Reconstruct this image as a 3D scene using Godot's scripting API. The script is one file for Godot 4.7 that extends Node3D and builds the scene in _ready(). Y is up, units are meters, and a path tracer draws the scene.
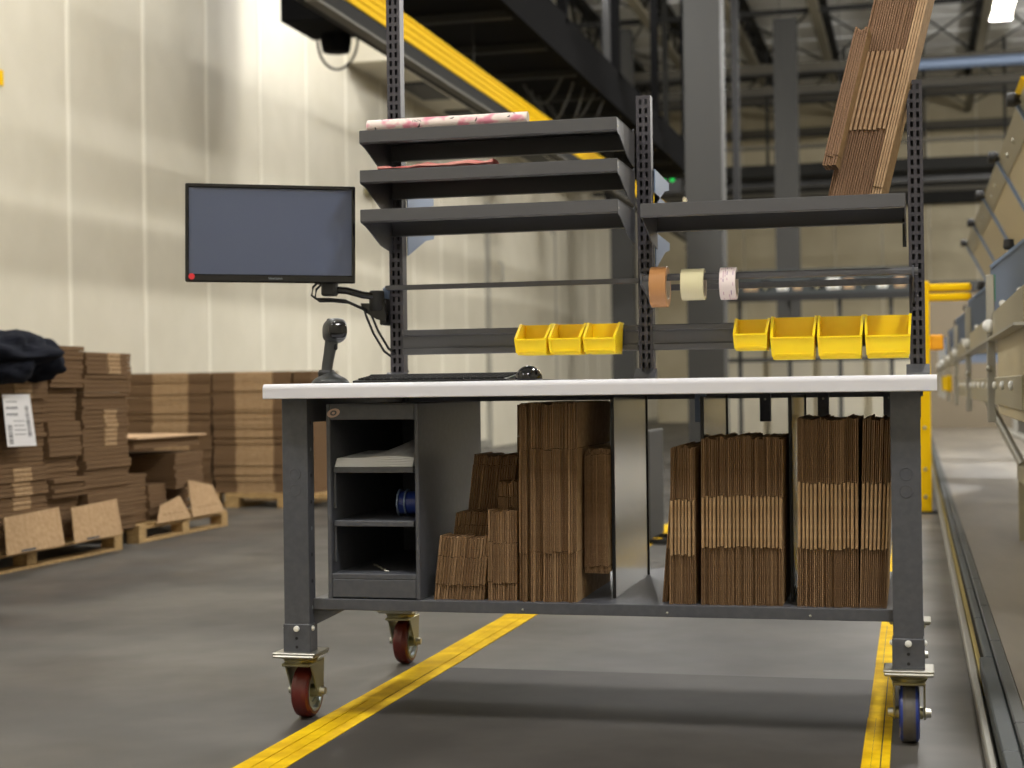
extends Node3D
# A packing bench on casters in a warehouse aisle. x runs along the bench, y is up, -z is depth.

var M := {}
var used := {}
var rng := RandomNumberGenerator.new()

# ---------------------------------------------------------------- mesh building
class MB:
	var v := PackedVector3Array()
	var n := PackedVector3Array()
	var uv := PackedVector2Array()
	var t := Transform3D()
	func tri(a: Vector3, b: Vector3, c: Vector3, na: Vector3, nb: Vector3, nc: Vector3, ua := Vector2.ZERO, ub := Vector2.ZERO, uc := Vector2.ZERO) -> void:
		if (b - a).cross(c - a).dot(na + nb + nc) > 0.0:
			var s := b; b = c; c = s
			var sn := nb; nb = nc; nc = sn
			var su := ub; ub = uc; uc = su
		for p in [[a, na, ua], [b, nb, ub], [c, nc, uc]]:
			v.append(t * (p[0] as Vector3))
			n.append((t.basis * (p[1] as Vector3)).normalized())
			uv.append(p[2])
	func quad(a: Vector3, b: Vector3, c: Vector3, d: Vector3, nn: Vector3) -> void:
		tri(a, b, c, nn, nn, nn, Vector2(0, 1), Vector2(1, 1), Vector2(1, 0))
		tri(a, c, d, nn, nn, nn, Vector2(0, 1), Vector2(1, 0), Vector2(0, 0))
	func box(lo: Vector3, hi: Vector3, b := 0.0) -> MB:
		var c := (lo + hi) * 0.5
		var h := (hi - lo) * 0.5
		b = minf(b, minf(h.x, minf(h.y, h.z)) * 0.95)
		for ax in 3:
			var u := (ax + 1) % 3
			var w := (ax + 2) % 3
			for s in [-1.0, 1.0]:
				var q := []
				for k in [[-1, -1], [1, -1], [1, 1], [-1, 1]]:
					var p := Vector3.ZERO
					p[ax] = s * h[ax]
					p[u] = k[0] * (h[u] - b)
					p[w] = k[1] * (h[w] - b)
					q.append(c + p)
				var nn := Vector3.ZERO
				nn[ax] = s
				quad(q[0], q[1], q[2], q[3], nn)
		if b > 0.0:
			for ax in 3:
				var u := (ax + 1) % 3
				var w := (ax + 2) % 3
				for su in [-1.0, 1.0]:
					for sw in [-1.0, 1.0]:
						var q := []
						for k in [[-1.0, 0], [1.0, 0], [1.0, 1], [-1.0, 1]]:
							var p := Vector3.ZERO
							p[ax] = k[0] * (h[ax] - b)
							p[u] = su * (h[u] - (b if k[1] == 1 else 0.0))
							p[w] = sw * (h[w] - (0.0 if k[1] == 1 else b))
							q.append(c + p)
						var nn := Vector3.ZERO
						nn[u] = su
						nn[w] = sw
						quad(q[0], q[1], q[2], q[3], nn.normalized())
			for sx in [-1.0, 1.0]:
				for sy in [-1.0, 1.0]:
					for sz in [-1.0, 1.0]:
						var nn := Vector3(sx, sy, sz).normalized()
						tri(c + Vector3(sx * h.x, sy * (h.y - b), sz * (h.z - b)), c + Vector3(sx * (h.x - b), sy * h.y, sz * (h.z - b)), c + Vector3(sx * (h.x - b), sy * (h.y - b), sz * h.z), nn, nn, nn)
		return self
	func on(ax: int, p: Vector2, k: float) -> Vector3:
		return Vector3(k, p.y, p.x) if ax == 0 else Vector3(p.x, k, p.y) if ax == 1 else Vector3(p.x, p.y, k)
	func prism(poly: PackedVector2Array, ax: int, f: float, g: float) -> MB:
		# ax 0: points are (z, y) run along x; 1: (x, z) along y; 2: (x, y) along z
		var area := 0.0
		for i in poly.size():
			area += poly[i].cross(poly[(i + 1) % poly.size()])
		for i in poly.size():
			var a := poly[i]
			var b := poly[(i + 1) % poly.size()]
			var d := (b - a).normalized()
			var o := Vector2(d.y, -d.x) * signf(area)
			quad(on(ax, a, f), on(ax, b, f), on(ax, b, g), on(ax, a, g), on(ax, o, 0.0))
		var id := Geometry2D.triangulate_polygon(poly)
		var e := Vector3.ZERO
		e[ax] = signf(g - f)
		for i in range(0, id.size(), 3):
			tri(on(ax, poly[id[i]], g), on(ax, poly[id[i + 1]], g), on(ax, poly[id[i + 2]], g), e, e, e, poly[id[i]], poly[id[i + 1]], poly[id[i + 2]])
			tri(on(ax, poly[id[i]], f), on(ax, poly[id[i + 1]], f), on(ax, poly[id[i + 2]], f), -e, -e, -e)
		return self
	func hexa(p: Array) -> MB:
		# eight corners: four of one end, the matching four of the other
		var c := Vector3.ZERO
		for q in p:
			c += q / 8.0
		for f in [[0, 1, 2, 3], [4, 5, 6, 7], [0, 1, 5, 4], [1, 2, 6, 5], [2, 3, 7, 6], [3, 0, 4, 7]]:
			var a: Vector3 = p[f[0]]
			var nn: Vector3 = (p[f[2]] - a).cross(p[f[3]] - p[f[1]]).normalized()
			if nn.dot((a + p[f[2]]) * 0.5 - c) < 0.0:
				nn = -nn
			quad(a, p[f[1]], p[f[2]], p[f[3]], nn)
		return self
	func bar(a: Vector3, b: Vector3, w: float, h := -1.0) -> MB:
		var d := (b - a).normalized()
		var s := d.cross(Vector3.UP)
		s = Vector3.RIGHT if s.length() < 0.01 else s.normalized()
		var u := s.cross(d).normalized()
		var keep := t
		t = t * Transform3D(Basis(s, u, -d), (a + b) * 0.5)
		var hh := (w if h < 0.0 else h) * 0.5
		var l := a.distance_to(b) * 0.5
		box(Vector3(-w * 0.5, -hh, -l), Vector3(w * 0.5, hh, l))
		t = keep
		return self
	func tube(pts: Array, r: float, sides := 10) -> MB:
		var rings := []
		var up := Vector3(0.13, 0.97, 0.2).normalized()
		for i in pts.size():
			var d: Vector3 = (pts[mini(i + 1, pts.size() - 1)] - pts[maxi(i - 1, 0)]).normalized()
			var s := d.cross(up)
			if s.length() < 0.05:
				s = d.cross(Vector3.RIGHT)
			s = s.normalized()
			var u := s.cross(d)
			var ring := []
			for k in sides:
				var o: Vector3 = s * cos(TAU * k / sides) + u * sin(TAU * k / sides)
				ring.append([pts[i] + o * r, o])
			rings.append(ring)
		for i in rings.size() - 1:
			for k in sides:
				var a = rings[i][k]
				var b = rings[i][(k + 1) % sides]
				var c = rings[i + 1][(k + 1) % sides]
				var e = rings[i + 1][k]
				tri(a[0], b[0], c[0], a[1], b[1], c[1])
				tri(a[0], c[0], e[0], a[1], c[1], e[1])
		for q in [[0, -1.0], [rings.size() - 1, 1.0]]:
			var ring: Array = rings[q[0]]
			var j: int = q[0]
			var d: Vector3 = (pts[1] - pts[0]).normalized() * -1.0 if j == 0 else (pts[j] - pts[j - 1]).normalized()
			for k in sides:
				tri(pts[j], ring[k][0], ring[(k + 1) % sides][0], d, d, d)
		return self
	func lathe(prof: Array, ax: int, c: Vector3, segs := 24) -> MB:
		# prof: Vector2(radius, distance along the axis); sharp profile corners get flat normals
		var e := Vector3.ZERO
		e[ax] = 1.0
		var a1 := Vector3.ZERO
		a1[(ax + 1) % 3] = 1.0
		var a2 := Vector3.ZERO
		a2[(ax + 2) % 3] = 1.0
		for i in prof.size() - 1:
			var p: Vector2 = prof[i]
			var q: Vector2 = prof[i + 1]
			var d := q - p
			if d.length() < 1e-7:
				continue
			var nn := Vector2(d.y, -d.x).normalized()
			for k in segs:
				var w0 := a1 * cos(TAU * k / segs) + a2 * sin(TAU * k / segs)
				var w1 := a1 * cos(TAU * (k + 1) / segs) + a2 * sin(TAU * (k + 1) / segs)
				var n0 := w0 * nn.x + e * nn.y
				var n1 := w1 * nn.x + e * nn.y
				var A := c + w0 * p.x + e * p.y
				var B := c + w1 * p.x + e * p.y
				var C := c + w1 * q.x + e * q.y
				var D := c + w0 * q.x + e * q.y
				var U := float(k) / segs
				var U2 := float(k + 1) / segs
				if p.x > 1e-6:
					tri(A, B, C, n0, n1, n1, Vector2(U, 0), Vector2(U2, 0), Vector2(U2, 1))
				if q.x > 1e-6:
					tri(A, C, D, n0, n1, n0, Vector2(U, 0), Vector2(U2, 1), Vector2(U, 1))
		return self
	func blob(c: Vector3, r: Vector3, segs := 20, rings := 12, shape := 0, at := Vector3.ZERO) -> MB:
		# an ellipsoid, or one pushed about: 1 flat underside, 2 squarish, 3 cradle, 4 crumpled cloth
		var fn := FastNoiseLite.new()
		fn.seed = 17
		fn.frequency = 1.7
		fn.fractal_octaves = 2
		var g := []
		for i in rings + 1:
			var row := []
			for k in segs:
				var th := PI * i / rings
				var ph := TAU * k / segs
				var d := Vector3(sin(th) * cos(ph), cos(th), sin(th) * sin(ph))
				if shape == 1:
					d.y = maxf(d.y, -0.17)
				elif shape == 2:
					d = Vector3(signf(d.x) * pow(absf(d.x), 0.72), signf(d.y) * pow(absf(d.y), 0.7), signf(d.z) * pow(absf(d.z), 0.8))
				elif shape == 3:
					d = Vector3(d.x * (1.0 - 0.25 * maxf(d.y, 0.0)), maxf(d.y, -0.15) * (1.0 + 0.5 * maxf(0.0, 1.0 - 4.0 * (d.x * d.x + d.z * d.z))), d.z)
				elif shape == 4:
					var m := 1.0 + 0.34 * fn.get_noise_3dv(d * 0.55 + at) + 0.12 * fn.get_noise_3dv(d * 1.3 + at)
					d = Vector3(d.x * m, d.y * m * (1.0 if d.y > 0.0 else 0.6), d.z * m)
				row.append(c + d * r)
			g.append(row)
		var nr := []
		for i in rings + 1:
			var row := []
			for k in segs:
				var du: Vector3 = g[i][(k + 1) % segs] - g[i][(k + segs - 1) % segs]
				var dv: Vector3 = g[mini(i + 1, rings)][k] - g[maxi(i - 1, 0)][k]
				var m := du.cross(dv)
				if i == 0 or i == rings or m.length() < 1e-10:
					m = g[i][k] - c
				elif m.dot(g[i][k] - c) < 0.0:
					m = -m
				row.append(m.normalized())
			nr.append(row)
		for i in rings:
			for k in segs:
				var l := (k + 1) % segs
				if i > 0:
					tri(g[i][k], g[i][l], g[i + 1][l], nr[i][k], nr[i][l], nr[i + 1][l])
				if i < rings - 1 or i == 0:
					tri(g[i][k], g[i + 1][l], g[i + 1][k], nr[i][k], nr[i + 1][l], nr[i + 1][k])
		return self

func mesh(list: Array) -> ArrayMesh:
	# list of [MB, material]
	var am := ArrayMesh.new()
	for e in list:
		var b: MB = e[0]
		if b.v.is_empty():
			continue
		var a := []
		a.resize(Mesh.ARRAY_MAX)
		a[Mesh.ARRAY_VERTEX] = b.v
		a[Mesh.ARRAY_NORMAL] = b.n
		a[Mesh.ARRAY_TEX_UV] = b.uv
		am.add_surface_from_arrays(Mesh.PRIMITIVE_TRIANGLES, a)
		am.surface_set_material(am.get_surface_count() - 1, e[1])
	return am

func bx(x0: float, x1: float, y0: float, y1: float, z0: float, z1: float, b := 0.0) -> MB:
	return MB.new().box(Vector3(minf(x0, x1), minf(y0, y1), minf(z0, z1)), Vector3(maxf(x0, x1), maxf(y0, y1), maxf(z0, z1)), b)

# ---------------------------------------------------------------- scene tree helpers
func numbered(called: String) -> String:
	used[called] = used.get(called, -1) + 1
	return called if used[called] == 0 else "%s_%03d" % [called, used[called]]

func place(called: String, m: Mesh, parent: Node, at := Transform3D()) -> MeshInstance3D:
	var o := MeshInstance3D.new()
	o.mesh = m
	o.name = numbered(called) if parent == self else called
	parent.add_child(o, true)
	o.transform = at
	return o

func part(called: String, b: MB, m: Material, parent: Node, at := Transform3D()) -> MeshInstance3D:
	return place(called, mesh([[b, m]]), parent, at)

func tag(o: Node, label: String, category: String, group := "") -> void:
	o.set_meta("label", label)
	o.set_meta("category", category)
	if group:
		o.set_meta("group", group)

func thing(called: String, label: String, category: String, at := Vector3.ZERO, group := "") -> Node3D:
	var o := Node3D.new()
	o.name = numbered(called)
	add_child(o)
	o.position = at
	tag(o, label, category, group)
	return o

func struct(called: String, b: MB, m: Material, label := "", parent: Node = self) -> MeshInstance3D:
	var o := part(called, b, m, parent)
	if parent == self:
		o.set_meta("kind", "structure")
		if label:
			o.set_meta("label", label)
	return o

func copy(o: Node3D) -> Node3D:
	var c: Node3D = o.duplicate()
	c.name = numbered(o.name.rstrip("0123456789").trim_suffix("_"))
	add_child(c)
	return c

# ---------------------------------------------------------------- materials
func rgb(r: float, g: float, b: float) -> Color:
	return Color(r / 255.0, g / 255.0, b / 255.0)

func mat(c: Color, rough := 0.6, metal := 0.0, spec := 0.5) -> StandardMaterial3D:
	var m := StandardMaterial3D.new()
	m.albedo_color = c
	m.roughness = rough
	m.metallic = metal
	m.metallic_specular = spec
	return m

func speckle(size: int, seed_: int, freq: float, lo: Color, hi: Color, gain := 0.5, contrast := 1.6) -> ImageTexture:
	var f := FastNoiseLite.new()
	f.seed = seed_
	f.noise_type = FastNoiseLite.TYPE_SIMPLEX_SMOOTH
	f.frequency = freq
	f.fractal_octaves = 5
	f.fractal_gain = gain
	var g := f.get_seamless_image(size, size)
	var im := Image.create(size, size, false, Image.FORMAT_RGB8)
	for y in size:
		for x in size:
			var k := clampf((g.get_pixel(x, y).r - 0.5) * contrast + 0.5, 0.0, 1.0)
			im.set_pixel(x, y, lo.lerp(hi, k))
	return ImageTexture.create_from_image(im)

func textured(m: StandardMaterial3D, t: Texture2D, scale: Vector3, world := true) -> StandardMaterial3D:
	m.albedo_texture = t
	m.albedo_color = Color.WHITE
	m.uv1_triplanar = true
	m.uv1_world_triplanar = world
	m.uv1_scale = scale
	return m

func make_materials() -> void:
	M.floor = textured(mat(Color.WHITE, 0.42, 0.0, 0.5), speckle(512, 3, 0.006, rgb(64, 62, 60), rgb(90, 87, 82), 0.62, 2.0), Vector3(0.21, 0.21, 0.21))
	var fr := NoiseTexture2D.new()
	fr.width = 512; fr.height = 512; fr.seamless = true
	var fn := FastNoiseLite.new()
	fn.seed = 9; fn.frequency = 0.008; fn.fractal_octaves = 5
	fr.noise = fn
	var ramp := Gradient.new()
	ramp.set_color(0, Color(0.36, 0.36, 0.36)); ramp.set_color(1, Color(0.6, 0.6, 0.6))
	fr.color_ramp = ramp
	M.floor.roughness = 1.0
	M.floor.roughness_texture = fr
	M.lane = textured(mat(Color.WHITE, 0.5), speckle(512, 5, 0.007, rgb(58, 55, 53), rgb(74, 71, 68), 0.66, 1.8), Vector3(0.3, 0.3, 0.3))  # dark tone carries the shade of the bench on the floor
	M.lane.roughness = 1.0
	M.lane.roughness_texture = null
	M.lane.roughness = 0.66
	M.yellow_paint = textured(mat(Color.WHITE, 0.8, 0.0, 0.3), speckle(256, 8, 0.02, rgb(214, 170, 8), rgb(246, 206, 22), 0.6), Vector3(1.2, 1.2, 1.2))
	M.panel = textured(mat(Color.WHITE, 0.55), speckle(512, 12, 0.008, rgb(205, 199, 181), rgb(212, 206, 189), 0.5, 1.2), Vector3(0.35, 0.35, 0.35))
	M.joint = mat(rgb(232, 227, 212), 0.5)
	M.far_wall = textured(mat(Color.WHITE, 0.6), speckle(256, 14, 0.01, rgb(186, 175, 146), rgb(202, 192, 164)), Vector3(0.2, 0.2, 0.2))
	M.deck = textured(mat(Color.WHITE, 0.75), speckle(256, 16, 0.01, rgb(226, 226, 224), rgb(240, 240, 237)), Vector3(0.2, 0.2, 0.2))
	M.steel_dark = mat(rgb(44, 44, 43), 0.8, 0.0, 0.25)
	M.steel_joist = mat(rgb(88, 84, 74), 0.65)
	M.joist_tan = mat(rgb(118, 112, 96), 0.65)
	M.column = mat(rgb(66, 66, 65), 0.6, 0.0, 0.4)
	M.black = mat(rgb(22, 22, 24), 0.5)
	M.matte_black = mat(rgb(18, 18, 19), 0.95, 0.0, 0.15)
	M.gloss_black = mat(rgb(12, 12, 14), 0.12)
	M.rubber = mat(rgb(30, 30, 31), 0.75)
	M.powder = textured(mat(Color.WHITE, 0.42), speckle(256, 21, 0.06, rgb(73, 75, 82), rgb(82, 84, 91), 0.6), Vector3(2, 2, 2))
	M.post_paint = mat(rgb(63, 61, 68), 0.45)
	M.shelf_paint = mat(rgb(78, 78, 81), 0.36)
	M.zinc = mat(rgb(176, 174, 164), 0.34, 0.85)
	M.zinc_yellow = mat(rgb(160, 155, 124), 0.36, 0.85)
	M.galvanised = mat(rgb(168, 166, 158), 0.45, 0.6)
	M.laminate = mat(rgb(220, 220, 228), 0.4)
	M.red_tread = mat(rgb(92, 30, 26), 0.35)
	M.hub = mat(rgb(136, 146, 150), 0.4, 0.3)
	M.blue_hub = mat(rgb(34, 54, 130), 0.35)
	M.grey_tread = mat(rgb(88, 84, 80), 0.55)
	M.bin = mat(rgb(255, 220, 12), 0.4)
	M.bin.subsurf_scatter_enabled = true
	M.bin.subsurf_scatter_strength = 0.1
	M.safety_yellow = mat(rgb(236, 192, 12), 0.75, 0.0, 0.25)
	M.dull_yellow = mat(rgb(150, 132, 70), 0.7)
	M.orange = mat(rgb(240, 164, 20), 0.45)
	M.kraft = textured(mat(Color.WHITE, 0.8, 0.0, 0.3), speckle(256, 31, 0.03, rgb(162, 132, 98), rgb(182, 153, 117), 0.65), Vector3(3, 3, 3), false)
	M.kraft_pale = textured(mat(Color.WHITE, 0.8, 0.0, 0.3), speckle(256, 32, 0.03, rgb(180, 148, 116), rgb(198, 168, 134), 0.65), Vector3(3, 3, 3), false)
	M.cut = textured(mat(Color.WHITE, 0.9, 0.0, 0.2), speckle(256, 33, 0.12, rgb(95, 74, 54), rgb(148, 120, 91), 0.8, 2.2), Vector3(7, 7, 7), false)  # self-shade of the open flutes is put into this darker edge tone
	M.cut_dark = textured(mat(Color.WHITE, 0.9, 0.0, 0.2), speckle(256, 37, 0.12, rgb(80, 61, 44), rgb(130, 103, 77), 0.8, 2.2), Vector3(7, 7, 7), false)
	M.cut_light = textured(mat(Color.WHITE, 0.9, 0.0, 0.2), speckle(256, 38, 0.12, rgb(112, 88, 65), rgb(166, 136, 105), 0.8, 2.2), Vector3(7, 7, 7), false)
	M.cut_pink = textured(mat(Color.WHITE, 0.9, 0.0, 0.2), speckle(256, 36, 0.12, rgb(116, 91, 73), rgb(156, 126, 102), 0.8, 2.0), Vector3(7, 7, 7), false)
	M.wood = textured(mat(Color.WHITE, 0.8), speckle(256, 41, 0.03, rgb(150, 120, 76), rgb(196, 164, 112), 0.6), Vector3(1.5, 6, 6))
	M.sheet_metal = mat(rgb(150, 148, 138), 0.16, 0.9)
	M.paper = mat(rgb(240, 242, 250), 0.7)
	M.white = mat(rgb(236, 236, 232), 0.45)
	M.cloth = mat(rgb(26, 28, 36), 0.92, 0.0, 0.2)
	M.screen = mat(rgb(74, 84, 110), 0.2, 0.0, 0.6)  # blue-grey tone stands in for the surroundings mirrored in the glass
	M.scanner = mat(rgb(56, 58, 58), 0.42)
	M.red = mat(rgb(224, 48, 58), 0.4)
	M.belt = textured(mat(Color.WHITE, 0.36), speckle(512, 51, 0.008, rgb(112, 106, 97), rgb(136, 129, 117), 0.6, 1.6), Vector3(0.5, 0.5, 0.08))
	M.strip = mat(rgb(58, 64, 66), 0.5)
	M.strip_b = mat(rgb(66, 68, 66), 0.55)
	M.machine_cream = mat(rgb(186, 172, 138), 0.45)
	M.machine_steel = mat(rgb(160, 152, 128), 0.42, 0.35)
	M.machine_blue = mat(rgb(112, 124, 146), 0.36, 0.3)
	M.end_panel = mat(rgb(132, 120, 100), 0.6)
	M.brown_tape = mat(rgb(176, 126, 78), 0.34)
	M.clear_tape = mat(rgb(214, 206, 168), 0.22)
	M.cone = mat(rgb(190, 178, 160), 0.7)
	M.blue_steel = mat(rgb(128, 146, 176), 0.4, 0.2)

# ---------------------------------------------------------------- camera, light
func lamp(at: Vector3, energy: float) -> void:
	var label := "white fluorescent high bay lamp hanging %s" % ("along the cream panel wall, %s from the open end" % ORD[int(used.get("high_bay_lamp", -1)) + 1] if at.x < 0.0 else "beside the silver blue pipe near the hood" if at.z < -22.1 and at.x < 5.0 else "over the belt conveyor, %s from the open end" % ORD[int(used.get("high_bay_lamp", -1)) - 3] if at.x < 5.0 else "past the belt, %s added to brighten the far wall" % ORD[int(used.get("high_bay_lamp", -1)) - 7])
	var t := thing("high_bay_lamp", label, "lamp", at, "high bay lamps under the roof")
	part("housing", bx(-0.07, 0.07, 0.06, 0.12, -0.7, 0.7, 0.01), M.white, t)
	part("end_cap", bx(-0.18, 0.18, -0.01, 0.07, 0.66, 0.7, 0.01), M.white, t)
	part("end_cap", bx(-0.18, 0.18, -0.01, 0.07, -0.7, -0.66, 0.01), M.white, t)
	var glow := mat(Color(1, 0.98, 0.92), 0.5)
	glow.emission_enabled = true
	glow.emission = Color(1.0, 0.98, 0.92)
	glow.emission_energy_multiplier = 6.0
	for x in [-0.14, 0.0, 0.14]:
		part("lamp_tube", MB.new().tube([Vector3(x, 0.02, -0.66), Vector3(x, 0.02, 0.66)], 0.02, 10), glow, t)
	part("hanger", MB.new().tube([Vector3(0, 0.09, -0.5), Vector3(0, 1.15, -0.5)], 0.008, 6), M.steel_dark, t)
	part("hanger", MB.new().tube([Vector3(0, 0.09, 0.5), Vector3(0, 1.15, 0.5)], 0.008, 6), M.steel_dark, t)
	var l := AreaLight3D.new()
	l.name = "lamp_light"
	l.area_size = Vector2(0.44, 1.36)
	l.area_normalize_energy = true
	l.light_energy = energy
	l.light_color = Color(1.0, 0.99, 0.975)
	l.shadow_enabled = true
	l.area_range = 60.0
	t.add_child(l, true)
	l.position = Vector3(0, -0.01, 0)
	l.rotation = Vector3(-PI / 2, 0, 0)
	# the bare tubes also light the deck above and the walls
	for z in [-0.45, 0.45]:
		var o := OmniLight3D.new()
		o.name = "tube_light"
		o.light_energy = energy * 0.24
		o.light_color = l.light_color
		o.light_size = 0.12
		o.omni_range = 60.0
		o.omni_attenuation = 2.0
		o.shadow_enabled = true
		t.add_child(o, true)
		o.position = Vector3(0, -0.14, z)

func _ready() -> void:
	rng.seed = 7
	make_materials()
	# camera (fitted to the bench's own edges)
	var cam := Camera3D.new()
	cam.name = "camera"
	cam.fov = 26.841
	cam.near = 0.05
	cam.far = 200.0
	var r := Basis.from_euler(Vector3(0, 0.2453, 0)) * Basis(Vector3.RIGHT, 0.0037) * Basis(Vector3.BACK, -0.0133)
	cam.transform = Transform3D(r, Vector3(1.7756, 0.9328, 4.2104))
	var lens := CameraAttributesPhysical.new()
	lens.frustum_focal_length = 50.0
	lens.frustum_focus_distance = 4.7
	lens.exposure_aperture = 2.8
	cam.attributes = lens
	add_child(cam)
	cam.fov = 26.841
	var env := Environment.new()
	env.background_mode = Environment.BG_COLOR
	env.background_color = Color(0, 0, 0)
	env.tonemap_mode = Environment.TONE_MAPPER_LINEAR
	env.tonemap_exposure = 0.53
	env.sdfgi_enabled = true
	env.ssao_enabled = true
	env.ssil_enabled = true
	var we := WorldEnvironment.new()
	we.name = "world_environment"
	we.environment = env
	add_child(we)
	# high bay lamps: two rows along the aisle
	for z in [2.6, -5.4, -12.4, -18.4]:
		lamp(Vector3(-2.6, 6.8, z), 23.0)
	for z in [2.6, -6.0, -14.1, -22.2]:
		lamp(Vector3(3.2, 6.8, z), 36.0)
	for z in [-12.0, -22.0, -31.0]:  # extra row out of view, added to brighten the far wall
		lamp(Vector3(6.6, 6.8, z), 34.0)
	build_room()
	build_roof()
	build_background()
	build_conveyor()
	build_bench()
	build_shelf_goods()
	build_worktop_goods()
	build_pallets()

# ---------------------------------------------------------------- room
func build_room() -> void:
	struct("floor", bx(-5.4, 9.4, -0.2, 0.0, -40, 7), M.floor, "polished grey concrete warehouse floor")
	# darker lane between the yellow lines: bench shade painted as a thin slab
	struct("lane_shade", bx(0.2, 1.68, 0.0, 0.0012, -1.0, 7), M.lane, "darker grey floor strip between the yellow lines, bench shade painted in")
	for q in [[0.118, 0.246, "painted_line", "yellow floor line running under the bench past the red casters"], [1.635, 1.703, "painted_line", "yellow floor line running beside the conveyor past the blue caster"]]:
		var w: float = q[1] - q[0]
		var root := thing(q[2], q[3], "floor marking", Vector3(q[0], 0, 0))
		# worn stripes: three painted bands with slightly uneven edges
		for i in 3:
			var b := MB.new()
			var x0 := w * i / 3.0 + (0.002 if i > 0 else 0.0)
			var x1 := w * (i + 1) / 3.0
			var z := 6.8
			while z > -14.0:
				var a := rng.randf_range(-0.0015, 0.0015)
				b.box(Vector3(x0 + a, 0.0, z - 0.9), Vector3(x1 + a, 0.003, z))
				z -= 0.9
			part("paint_band", b, M.yellow_paint, root)
	# left wall of insulated panels with pale joint strips
	var wl := struct("wall_left", bx(-5.3, -5.03, 0, 9, -40, 7), M.joint, "cream wall of tall insulated panels with pale joints")
	var z := -7.826 + 1.35 * 10
	while z > -39.0:
		part("wall_panel", bx(-5.04, -5.0, 0.0, 9.0, z - 1.35 + 0.002, z - 0.002, 0.002), M.panel, wl)
		part("joint_strip", bx(-5.01, -4.992, 0.14, 9.0, z - 0.028, z + 0.028, 0.003), M.joint, wl)
		z -= 1.35
	struct("baseboard_left", bx(-5.0, -4.97, 0, 0.14, -39.5, 7, 0.01), M.galvanised, "grey kerb along the foot of the cream wall")
	var fw := struct("wall_far", bx(-5.3, 9.4, 0, 9, -39.3, -39.0), M.joint, "distant cream panel wall closing the warehouse")
	var x := -5.0
	while x < 9.0:
		part("wall_panel", bx(x + 0.02, x + 1.18, 0, 9, -39.02, -38.96), M.far_wall, fw)
		x += 1.2
	struct("wall_right", bx(9.0, 9.4, 0, 9, -40, 7), M.panel, "plain cream side wall beyond the conveyor")
	struct("wall_back", bx(-5.3, 9.4, 0, 9, 6.7, 7), M.panel, "cream wall behind the photographer")
	# white soffit boxed along the top of the wall
	var so := thing("wall_soffit", "white boxed soffit along the top of the cream wall", "soffit", Vector3(-5, 5.0, -14.6))
	part("box", bx(0.0, 0.75, 0, 0.5, 0, -14, 0.01), M.panel, so)
	part("lip", bx(0.66, 0.8, -0.06, 0.1, -0.4, -14, 0.01), M.joint, so)
	for i in 5:
		part("vent_slot", bx(0.2, 0.6, -0.03, 0.0, -1.4 - i * 2.2, -2.6 - i * 2.2), M.black, so)
	# door on the wall with its handle
	var d := struct("door_1", bx(-5.0, -4.93, 0, 3.9, -21.2, -26.1, 0.01), M.panel, "wide cream sliding door with a pull handle")
	part("handle", MB.new().tube([Vector3(-4.93, 3.05, -21.75), Vector3(-4.86, 3.05, -21.75), Vector3(-4.86, 2.74, -21.75), Vector3(-4.93, 2.74, -21.75)], 0.02, 8), M.galvanised, d)
	part("door_frame", bx(-5.0, -4.92, 0, 4.0, -21.14, -21.2), M.galvanised, d)
	part("door_frame", bx(-5.0, -4.92, 0, 4.0, -26.1, -26.18), M.galvanised, d)
	tag(place("wall_notice", mesh([[bx(-5.0, -4.985, 3.32, 3.44, -6.66, -6.84, 0.003), M.safety_yellow]]), self), "small yellow notice stuck on the cream wall", "notice")
	var sw := thing("wall_switch", "small brass coloured switch box on the cream wall beside the shelves", "switch", Vector3(-5, 3.44, -15.38))
	part("box", bx(0, 0.05, 0, 0.1, -0.16, 0.16, 0.01), M.zinc_yellow, sw)
	part("conduit", MB.new().tube([Vector3(0.02, 0.05, -0.2), Vector3(0.02, -0.35, -0.2)], 0.012, 6), M.joint, sw)

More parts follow.
